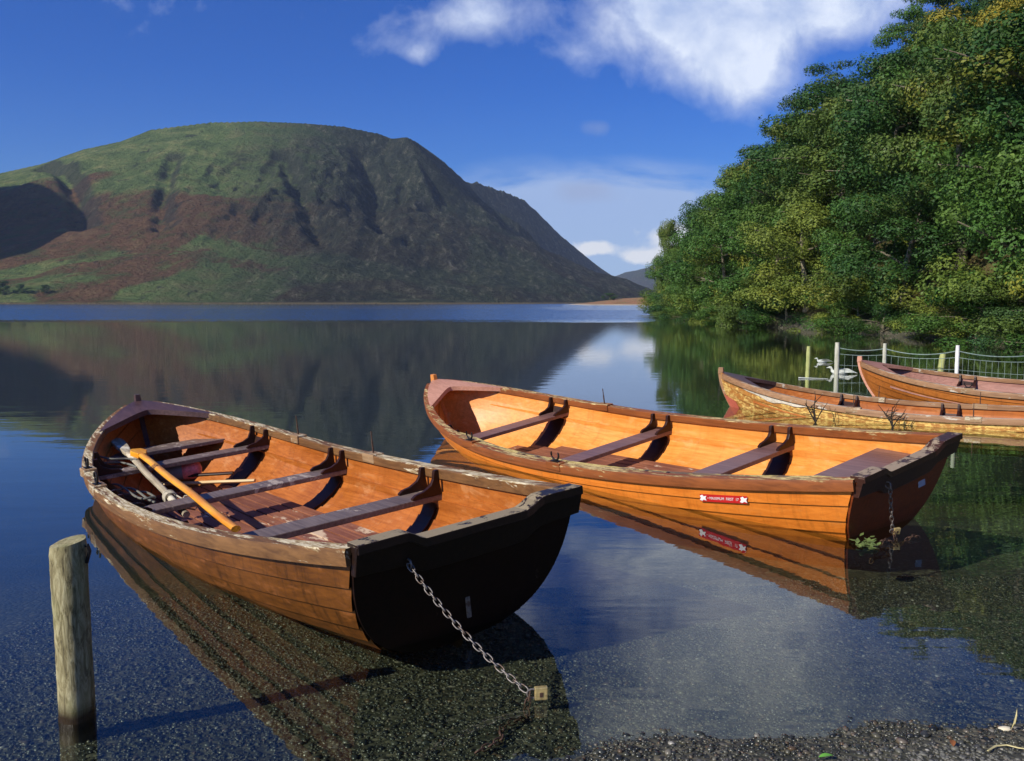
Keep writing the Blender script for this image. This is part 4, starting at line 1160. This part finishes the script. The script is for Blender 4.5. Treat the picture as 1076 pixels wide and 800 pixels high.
# ------------------------------------------------------------------ trees
def leaf_mat():
    m = NM('leaves'); g = m.n('ShaderNodeNewGeometry'); oi = m.n('ShaderNodeObjectInfo')
    r = g.outputs['Random Per Island']
    tone = m.ramp(r, [(0, (.72, .76, .68, 1)), (.5, (.95, 1, .9, 1)), (.95, (1.18, 1.2, 1.0, 1)), (1, (1.5, 1.4, .9, 1))])
    at = m.n('ShaderNodeAttribute'); at.attribute_name = 'autumn'
    base = oi.outputs['Color']
    col = m.mix(at.outputs['Fac'], base, hexc(150, 140, 52))
    col = m.mix(1.0, col, tone, 'MULTIPLY')
    d = m.n('ShaderNodeBsdfPrincipled'); m.l(col, d.inputs['Base Color']); d.inputs['Roughness'].default_value = .55; d.inputs['Specular IOR Level'].default_value = .25
    t = m.n('ShaderNodeBsdfTranslucent'); m.l(col, t.inputs[0])
    mx = m.n('ShaderNodeMixShader'); mx.inputs[0].default_value = .2; m.l(d.outputs[0], mx.inputs[1]); m.l(t.outputs[0], mx.inputs[2])
    m.l(mx.outputs[0], m.out.inputs[0]); return m.m
LM = leaf_mat()
M['bark'] = wood('bark', hexc(70, 64, 50), hexc(134, 126, 104), .9, gs=(6, 6, 1.2), bump=.5)
def leaves_mesh(name, centers, radii, counts, size, seed, flat=1.0, up=.35, autumn=None):
    r = np.random.RandomState(seed); VV = []; AU = []
    for i, (c, rad, n) in enumerate(zip(centers, radii, counts)):
        d = r.normal(size=(n, 3)); d /= np.linalg.norm(d, axis=1)[:, None]
        rr = rad*(.55+.5*r.uniform(0, 1, n)**.6)*(1+.25*np.sin(d[:, 0]*5+i)*np.sin(d[:, 1]*6+2*i))
        p = c+d*rr[:, None]*np.array([1, 1, .72*flat])
        nrm = d*1.0+r.normal(size=(n, 3))*.42+np.array([0, 0, up]); nrm /= np.linalg.norm(nrm, axis=1)[:, None]
        t = np.cross(nrm, r.normal(size=(n, 3))); t /= np.linalg.norm(t, axis=1)[:, None]; b = np.cross(nrm, t)
        s = size*r.uniform(.6, 1.35, n)[:, None]
        q = np.stack([p-t*s, p-b*s*.55+nrm*s*.12, p+t*s, p+b*s*.55+nrm*s*.12], 1)
        VV.append(q.reshape(-1, 3)); AU.append(np.full(n*4, autumn[i] if autumn is not None else 0.0))
    V = np.concatenate(VV); F = np.arange(len(V)).reshape(-1, 4)
    me = npmesh(name, V, F, LM)
    a = me.attributes.new('autumn', 'FLOAT', 'POINT'); a.data.foreach_set('value', np.concatenate(AU).astype(np.float32))
    return me
def tree_proto(seed, H=10.0, R=3.4, kind='oak'):
    r = random.Random(seed); mb = MB(); cs = []; rad = []; cnt = []; au = []
    lean = Vector((r.uniform(-.12, .05), r.uniform(-.08, .08), 0))
    tr = [Vector((lean.x*z+.12*math.sin(z*.8+seed), lean.y*z+.1*math.cos(z*.7+seed)-.1*math.cos(seed), z)) for z in [-.8, 0, .5]+[H*.8*i/7 for i in range(1, 8)]]
    mb.tube(tr, [.30, .26, .2]+[.18*(1-i/7.6) for i in range(7)], 8)
    def tp(z):
        for a, b in zip(tr[:-1], tr[1:]):
            if a.z <= z <= b.z: return a.lerp(b, (z-a.z)/(b.z-a.z))
        return tr[-1]
    nl = 10 if kind != 'pine' else 9
    z_lo = {'oak': .22, 'shore': .04, 'pine': .5, 'round': .02}[kind]
    for k in range(nl):
        f = (k+.5)/nl; z = H*(z_lo+(.80-z_lo)*f); a = k*2.4+r.uniform(-.4, .4)
        prof = math.sin(PI*min(1, .18+.72*f))**.7
        if kind == 'pine': prof = .55+.45*math.sin(PI*f)
        ln = R*prof*r.uniform(.75, 1.1); s = tp(z)
        e = s+Vector((math.cos(a)*ln, math.sin(a)*ln, ln*(r.uniform(.15, .5) if kind != 'pine' else .12)))
        mid = s.lerp(e, .5)+Vector((r.uniform(-.2, .2), r.uniform(-.2, .2), r.uniform(.0, .35)))
        mb.tube([s, mid, e], [.085, .055, .02], 5)
        m_ = 4
        for j in range(m_):
            g = .45+.6*j/m_
            c = s.lerp(e, g)+Vector((r.gauss(0, .45), r.gauss(0, .45), r.gauss(.1, .35)))
            if kind == 'pine': c = s.lerp(e, g)+Vector((r.gauss(0, .4), r.gauss(0, .4), r.gauss(.1, .1)))
            cs.append(c); rr = r.uniform(.55, 1.15)*R/3.4; rad.append(rr); cnt.append(int(440*(rr/.75)**2)); 
            v = max(0, r.gauss(.0, .08)); au.append(min(1, v if r.random() > .03 else .4))
            if r.random() < .5:
                mb.tube([s.lerp(e, g*.8), c], [.03, .012], 4)
    top = tp(H*.8)
    for j in range(9):
        c = top+Vector((r.gauss(0, .6), r.gauss(0, .6), r.uniform(-.4, 1.2)*H/10)); cs.append(c); rr = r.uniform(.5, .85)*R/3.4; rad.append(rr); cnt.append(int(440*(rr/.75)**2)); au.append(max(0, r.gauss(.05, .12)))
    if kind == 'shore':
        for j in range(26):
            a = r.uniform(0, 2*PI); d = R*r.uniform(.55, 1.0); c = Vector((math.cos(a)*d, math.sin(a)*d, r.uniform(.1, .35)*H*(1.1-d/R*.5))); cs.append(c); rad.append(r.uniform(.55, .9)); cnt.append(400); au.append(max(0, r.gauss(.10, .22)))
    C3 = np.array([c[:] for c in cs])
    me_c = leaves_mesh('crown', C3, rad, cnt, .074 if kind != 'pine' else .06, seed, .55 if kind == 'pine' else 1.0, autumn=au)
    me_t = bpy.data.meshes.new('trunk'); me_t.from_pydata(mb.v, [], mb.f); me_t.materials.append(M['bark'])
    for p in me_t.polygons: p.use_smooth = True
    return me_t, me_c
protos = {'oak': [tree_proto(100+i, kind='oak') for i in range(5)], 'shore': [tree_proto(200+i, H=8, R=3.6, kind='shore') for i in range(4)],
          'pine': [tree_proto(300+i, H=12, R=3.0, kind='pine') for i in range(2)], 'round': [tree_proto(400+i, H=7, R=3.0, kind='round') for i in range(2)]}
COLS = [('dark green', hexc(54, 86, 42)), ('mid green', hexc(72, 106, 48)), ('olive green', hexc(86, 106, 50)), ('yellow green', hexc(112, 126, 56)), ('bluish green', hexc(54, 84, 48)), ('brownish', hexc(108, 96, 58)), ('golden', hexc(146, 134, 52))]
SIL = [(560, 318), (668, 318), (672, 296), (688, 240), (700, 228), (735, 203), (752, 196), (770, 176), (792, 148), (830, 116), (856, 98), (880, 92), (925, 48), (962, 0), (1000, -45), (1060, -108), (1300, -330), (1800, -700)]
def sil_y(px): return float(np.interp(px, [s[0] for s in SIL], [s[1] for s in SIL]))
cand = []
Y = 27.0; k = 0
r_ = random.Random(5)
# rows parallel to the shore
rows = [1.2, 4.6, 8.2, 12, 16, 20.3, 25, 30, 36, 42]
for ri, dsh in enumerate(rows):
    Y = 22.0+ri*1.3
    while Y < 112:
        x = float(xs_of(Y))+dsh+r_.uniform(-.8, .8); y = Y+r_.uniform(-.9, .9)
        step = (3.9 if ri == 0 else 4.7+.12*ri)*(1+.004*Y)
        Y += step
        if float(hill_d(x, y)) < .6: continue
        cand.append((ri, x, y))
names_n = ['first', 'second', 'third', 'fourth', 'fifth', 'sixth', 'seventh', 'eighth', 'ninth', 'tenth']
def ordn(n):
    t_ = ['first', 'second', 'third', 'fourth', 'fifth', 'sixth', 'seventh', 'eighth', 'ninth', 'tenth', 'eleventh', 'twelfth', 'thirteenth', 'fourteenth', 'fifteenth', 'sixteenth', 'seventeenth', 'eighteenth', 'nineteenth', 'twentieth']
    if n <= 20: return t_[n-1]
    tens = {2: 'twenty', 3: 'thirty', 4: 'forty', 5: 'fifty', 6: 'sixty'}[n//10]
    return tens+('-'+t_[n % 10-1] if n % 10 else '')
placed = []
for ri, x, y in cand:
    z = float(gz(x, y)); px, py = proj((x, y, z))
    if px < 640 or px > 1330: continue
    Rw = r_.uniform(.85, 1.15)
    H = r_.uniform(8.5, 12.0) if ri else r_.uniform(6.0, 8.5)
    # keep within the wood's skyline: allowed height from the side nearer to open sky
    lim = min(sil_y(px-.45*3.4*FPX/y), sil_y(px)+6)
    zmax = AT(px, lim, y).z
    H = min(H, (zmax-z)*1.02)
    if H < 2.6: continue
    placed.append([ri, x, y, z, px, H, Rw])
placed.sort(key=lambda q: (q[0], q[4]))
cntr = {}
def put_tree(name, label, cat, protos_, x, y, z, H, Hn, sx, rz, col, group):
    t = thing(name, label, cat, (x, y, z-.15), (0, 0, rz), group)
    s = H/Hn; t.scale = (sx, sx, s)
    a = link('trunk', protos_[0], t); b = link('crown', protos_[1], t); b.color = col
    return t
rowname = ['at the water\'s edge', 'in the second row above the water', 'in the third row up the wooded slope', 'in the fourth row up the wooded slope', 'in the fifth row up the wooded slope', 'in the sixth row up the wooded slope', 'in the seventh row up the wooded slope', 'in the eighth row up the wooded slope', 'in the ninth row up the wooded slope', 'in the tenth row up the wooded slope']
SKIP = set()
for i, (ri, x, y, z, px, H, Rw) in enumerate(placed):
    cntr[ri] = cntr.get(ri, 0)+1; n = cntr[ri]
    if ri == 0: kd = 'shore'
    elif ri == 1: kd = r_.choice(['shore', 'oak', 'oak'])
    else: kd = 'oak'
    rot = r_.uniform(0, 2*PI); pick = r_.randrange(len(protos[kd])); u = r_.random()
    ci = 0 if u < .28 else 1 if u < .62 else 2 if u < .74 else 3 if u < .79 else 4 if u < .95 else 5
    if ri == 0: ci = [1, 2, 1, 3, 1, 0, 1][n % 7]
    if ri >= 5: ci = [0, 5, 4, 1, 5, 0, 4, 2][(n*3+ri) % 8]
    if ri == 3 and 1040 < px < 1110: ci = 6
    cn, cc = COLS[ci]
    if (ri, n) in SKIP: continue
    Hn = 8.9 if kd == 'shore' else 10.0
    sx = Rw*min(1.28, max(.42, H/7.8)) if kd != 'shore' else Rw*min(1.05, max(.45, H/7.2))
    put_tree('broadleaf_tree', f'{cn} broadleaf tree, {ordn(n)} from the left {rowname[ri]}', 'tree', protos[kd][pick], x, y, z, H, Hn, sx, rot, cc, 'trees of the wooded slope')
# shrubs overhanging the water
shr = []; Y = 26.0
while Y < 110:
    x = float(xs_of(Y))+r_.uniform(-.5, .7); shr.append((x, Y)); Y += r_.uniform(1.5, 2.3)*(1+.004*Y)
shr = [q for q in shr if 655 < proj((q[0], q[1], 0))[0] < 1300]
shr = [q for q in shr if not (955 < proj((q[0], q[1], 0))[0] < 984 or 836 < proj((q[0], q[1], 0))[0] < 866)]
shr.sort(key=lambda q: proj((q[0], q[1], 0))[0])
for n, (x, y) in enumerate(shr):
    ci = [1, 0, 3, 1, 2, 4, 1, 0, 3][n % 9]; H = r_.uniform(2.4, 4.2)
    put_tree('overhanging_bush', f'{COLS[ci][0]} bush drooping over the water, {ordn(n+1)} from the left along the wooded shore', 'bush', protos['round'][n % 2], x, y, -.55, H, 7.6, r_.uniform(.55, .8), r_.uniform(0, 6.28), COLS[ci][1], 'bushes along the wooded shore')
# pines on the skyline
for j, (px, pyt, D, lab, ci) in enumerate(((876, 60, 70, 'dark flat-topped pine standing out on the skyline of the wood', 4), (838, 112, 78, 'smaller dark pine left of the flat-topped one on the skyline', 4), (965, -18, 66, 'tall feathery green larch on the skyline near the top of the picture', 1), (1000, -50, 62, 'feathery green larch right of the tall one on the skyline', 4))):
    top = AT(px, pyt, D); z = float(gz(top.x, D)); H = top.z-z
    put_tree('pine_tree', lab, 'pine tree', protos['pine'][j % 2], top.x, D, z, H, 11.4, 1.45 if j == 0 else .95, j*1.9, COLS[ci][1], 'pines on the skyline')
# pale bare stem at the upper right
q = AT(1071, 80, 44); z = float(gz(q.x, 44)); tb = thing('bare_birch', 'thin pale bare birch stem rising among the crowns at the upper right edge', 'tree', (q.x, 44, z))
tz = AT(1073, 8, 44).z-z
MB().tube([(0, 0, 0), (.05, 0, tz*.4), (-.05, 0, tz*.75), (.08, 0, tz)], [.11, .09, .07, .03], 8).build('trunk', M['postpale'], tb, smooth=True)
for k in range(5):
    zz_ = tz*(.55+.09*k); a = k*2.2
    MB().tube([(0, 0, zz_), (.6*math.cos(a), .6*math.sin(a), zz_+.35)], [.03, .01], 5).build('branch', M['postpale'], tb)
# open-crowned tree leaning out at the left tip of the wood
q = AT(702, 224, 96); z = float(gz(q.x, 96))
put_tree('broadleaf_tree', 'open-crowned olive tree leaning out over the lake at the left tip of the wood', 'tree', protos['oak'][2], q.x, 96, z, q.z-z, 10.0, .62, 2.2, COLS[2][1], 'trees of the wooded slope')
# far trees
def ground_at(x, y):
    if 20 < x < 330 and 400 < y < 640:
        return float(HH[np.argmin(abs(yh-y)), np.argmin(abs(xh-x))])
    return float(H_FELL[np.argmin(abs(ym-y)), np.argmin(abs(xm-x))])
def far_tree(label, px, D, hpx, wpx, ci, group, pz=None):
    q = AT(px, 318, D); z = ground_at(q.x, D); H = hpx*D/FPX; 
    put_tree('far_tree', label, 'tree', protos['round'][int(px) % 2], q.x, D, z, H, 7.6, wpx*D/FPX/6.4, px, COLS[ci][1], group)
far_tree('dark bushy tree on the far left shore at the edge of the picture', 4, 745, 17, 18, 0, 'trees on the far shore', 1.5)
far_tree('dark round tree second from the left on the far shore', 24, 745, 11, 17, 0, 'trees on the far shore', 1.5)
far_tree('paler small tree third from the left on the far shore', 48, 750, 10, 12, 4, 'trees on the far shore', 1.5)
far_tree('low dark round tree on the bracken headland at the end of the lake', 641, 560, 9, 17, 0, 'trees on the far shore', 4.0)

# ------------------------------------------------------------------ sky, sun, haze
w = bpy.data.worlds.new('World'); bpy.context.scene.world = w; w.use_nodes = True
T = w.node_tree; T.nodes.clear()
class WM(NM):
    def __init__(s): s.t = T; s.N = T.nodes; s.L = T.links; s.out = s.n('ShaderNodeOutputWorld')
m = WM()
sky = m.n('ShaderNodeTexSky', sky_type='NISHITA'); sky.sun_disc = False; sky.sun_elevation = SUN_EL
sky.sun_rotation = math.atan2(SUN_AZ.x, SUN_AZ.y); sky.air_density = 1.0; sky.dust_density = .3; sky.ozone_density = 2.5; sky.altitude = 300
tc = m.n('ShaderNodeTexCoord'); dx, dy, dz = m.sep(tc.outputs['Generated'])
ya = m.math('MAXIMUM', m.math('ABSOLUTE', dy), .12)
u = m.math('DIVIDE', dx, ya); v = m.math('DIVIDE', m.math('MAXIMUM', dz, 0.0), ya)
cb = m.n('ShaderNodeCombineXYZ'); m.l(u, cb.inputs[0]); m.l(v, cb.inputs[1]); m.l(dy, cb.inputs[2])
nz1 = m.noise(cb.outputs[0], 5.0, 7, .58, .35); 
mpw = m.n('ShaderNodeMapping'); mpw.inputs['Scale'].default_value = (2.2, 9, 1); m.l(cb.outputs[0], mpw.inputs['Vector'])
nz2 = m.noise(mpw.outputs[0], 3.0, 6, .6, .3)
nfine = m.noise(cb.outputs[0], 14.0, 6, .6, .2)
def blob(px, py, a, b, amp):
    u0, v0 = (px-538)/FPX, (318-py)/FPX; a /= FPX; b /= FPX
    e = m.math('ADD', m.math('POWER', m.math('DIVIDE', m.math('SUBTRACT', u, u0), a), 2.0), m.math('POWER', m.math('DIVIDE', m.math('SUBTRACT', v, v0), b), 2.0))
    return m.math('MULTIPLY', m.math('POWER', 2.718, m.math('MULTIPLY', e, -1.0)), amp)
def add(L): 
    r = L[0]
    for q in L[1:]: r = m.math('ADD', r, q)
    return r
big = add([blob(690, 22, 62, 36, .95), blob(765, 84, 60, 44, .95), blob(800, 20, 95, 50, 1.0), blob(890, 18, 66, 40, .75), blob(620, 60, 30, 20, .3), blob(770, -70, 150, 60, .95), blob(500, 26, 44, 30, .78), blob(444, 64, 22, 14, .5), blob(545, -30, 50, 30, .5), blob(690, -150, 190, 60, .62), blob(860, -150, 150, 60, .45), blob(640, -260, 220, 60, .45), blob(150, -360, 260, 60, .4)])
dens_ = m.math('ADD', big, m.math('MULTIPLY', m.math('SUBTRACT', nz1, .5), 1.25))
dens_ = m.math('ADD', dens_, m.math('MULTIPLY', m.math('SUBTRACT', nfine, .5), .95))
cmask = m.ramp(dens_, [(.22, 0.0), (.50, .26), (.85, .74), (1.3, 1.0)])
low = add([blob(600, 262, 60, 18, .5), blob(650, 205, 120, 22, .55), blob(600, 240, 120, 45, .62), blob(700, 250, 160, 40, .55), blob(640, 285, 140, 26, .75)])
dl = m.math('ADD', low, m.math('MULTIPLY', m.math('MULTIPLY', m.math('SUBTRACT', nz2, .5), 1.9), m.math('MULTIPLY', low, 2.5, clamp=True))); lmask = m.ramp(dl, [(.06, 0.0), (.6, .8)])
puff = add([blob(622, 262, 22, 10, 1.05), blob(676, 272, 26, 11, .95), blob(712, 252, 34, 16, 1.0)])
dp = m.math('ADD', puff, m.math('MULTIPLY', m.math('SUBTRACT', nfine, .5), 1.7)); pmask = m.ramp(dp, [(.38, 0.0), (.66, .95)])
greyc = add([blob(612, 203, 34, 14, .8), blob(626, 140, 22, 12, .6)])
dg_ = m.math('ADD', greyc, m.math('MULTIPLY', m.math('SUBTRACT', nfine, .5), 1.0)); gmask = m.ramp(dg_, [(.3, 0.0), (.8, .5)])
hs = m.n('ShaderNodeHueSaturation'); hs.inputs['Saturation'].default_value = 1.62; hs.inputs['Value'].default_value = 1.0; m.l(sky.outputs[0], hs.inputs['Color'])
skc = m.mix(1.0, hs.outputs[0], (.28, .63, 1.20, 1), 'MULTIPLY')
K = 10.6
shade = m.ramp(nfine, [(.3, (.44*K, .56*K, .86*K, 1)), (.62, (.86*K, .94*K, 1.10*K, 1))])
col = m.mix(lmask, skc, (.46*K, .60*K, .88*K, 1))
col = m.mix(gmask, col, (.36*K, .42*K, .62*K, 1))
col = m.mix(cmask, col, shade)
col = m.mix(pmask, col, (.95*K, .97*K, 1.0*K, 1))
bg = m.n('ShaderNodeBackground'); bg.inputs[1].default_value = .088; m.l(col, bg.inputs[0]); m.l(bg.outputs[0], m.out.inputs[0])

sl = bpy.data.lights.new('sun', 'SUN'); sl.energy = 5.0; sl.angle = math.radians(.53); sl.color = (1, .93, .82)
so = bpy.data.objects.new('sun', sl); C.objects.link(so)
sdir = Vector((SUN_AZ.x*math.cos(SUN_EL), SUN_AZ.y*math.cos(SUN_EL), math.sin(SUN_EL)))
so.rotation_euler = sdir.to_track_quat('Z', 'Y').to_euler(); so.location = (-20, -20, 40)

HAZE = True
if HAZE:
    mb = MB().box((200, 3000, 345), (8800, 6300, 710)); 
    hm = bpy.data.materials.new('haze_air'); hm.use_nodes = True; nt_ = hm.node_tree; nt_.nodes.clear()
    ho = nt_.nodes.new('ShaderNodeOutputMaterial'); pv = nt_.nodes.new('ShaderNodeVolumePrincipled')
    pv.inputs['Color'].default_value = (.62, .76, 1, 1); pv.inputs['Density'].default_value = .00008; pv.inputs['Anisotropy'].default_value = 0.0
    nt_.links.new(pv.outputs[0], ho.inputs['Volume'])
    hz_ = mb.build('haze', hm, None); tag(hz_, kind='stuff')

# ------------------------------------------------------------------ camera and render settings
cam = bpy.data.cameras.new('camera'); co = bpy.data.objects.new('camera', cam); C.objects.link(co)
cam.sensor_width = 36; cam.lens = 36*FPX/PW; cam.clip_start = .05; cam.clip_end = 30000
co.location = (0, 0, CH); co.rotation_euler = (PI/2-TH, 0, 0)
sc = bpy.context.scene; sc.camera = co
sc.view_settings.view_transform = 'Standard'; sc.view_settings.look = 'None'; sc.view_settings.gamma = 1; sc.view_settings.exposure = .12
sc.render.engine = 'CYCLES'; cy = sc.cycles
cy.use_denoising = True; cy.max_bounces = 8; cy.transparent_max_bounces = 16; cy.volume_bounces = 0; cy.diffuse_bounces = 3; cy.glossy_bounces = 3
cy.sample_clamp_indirect = 6
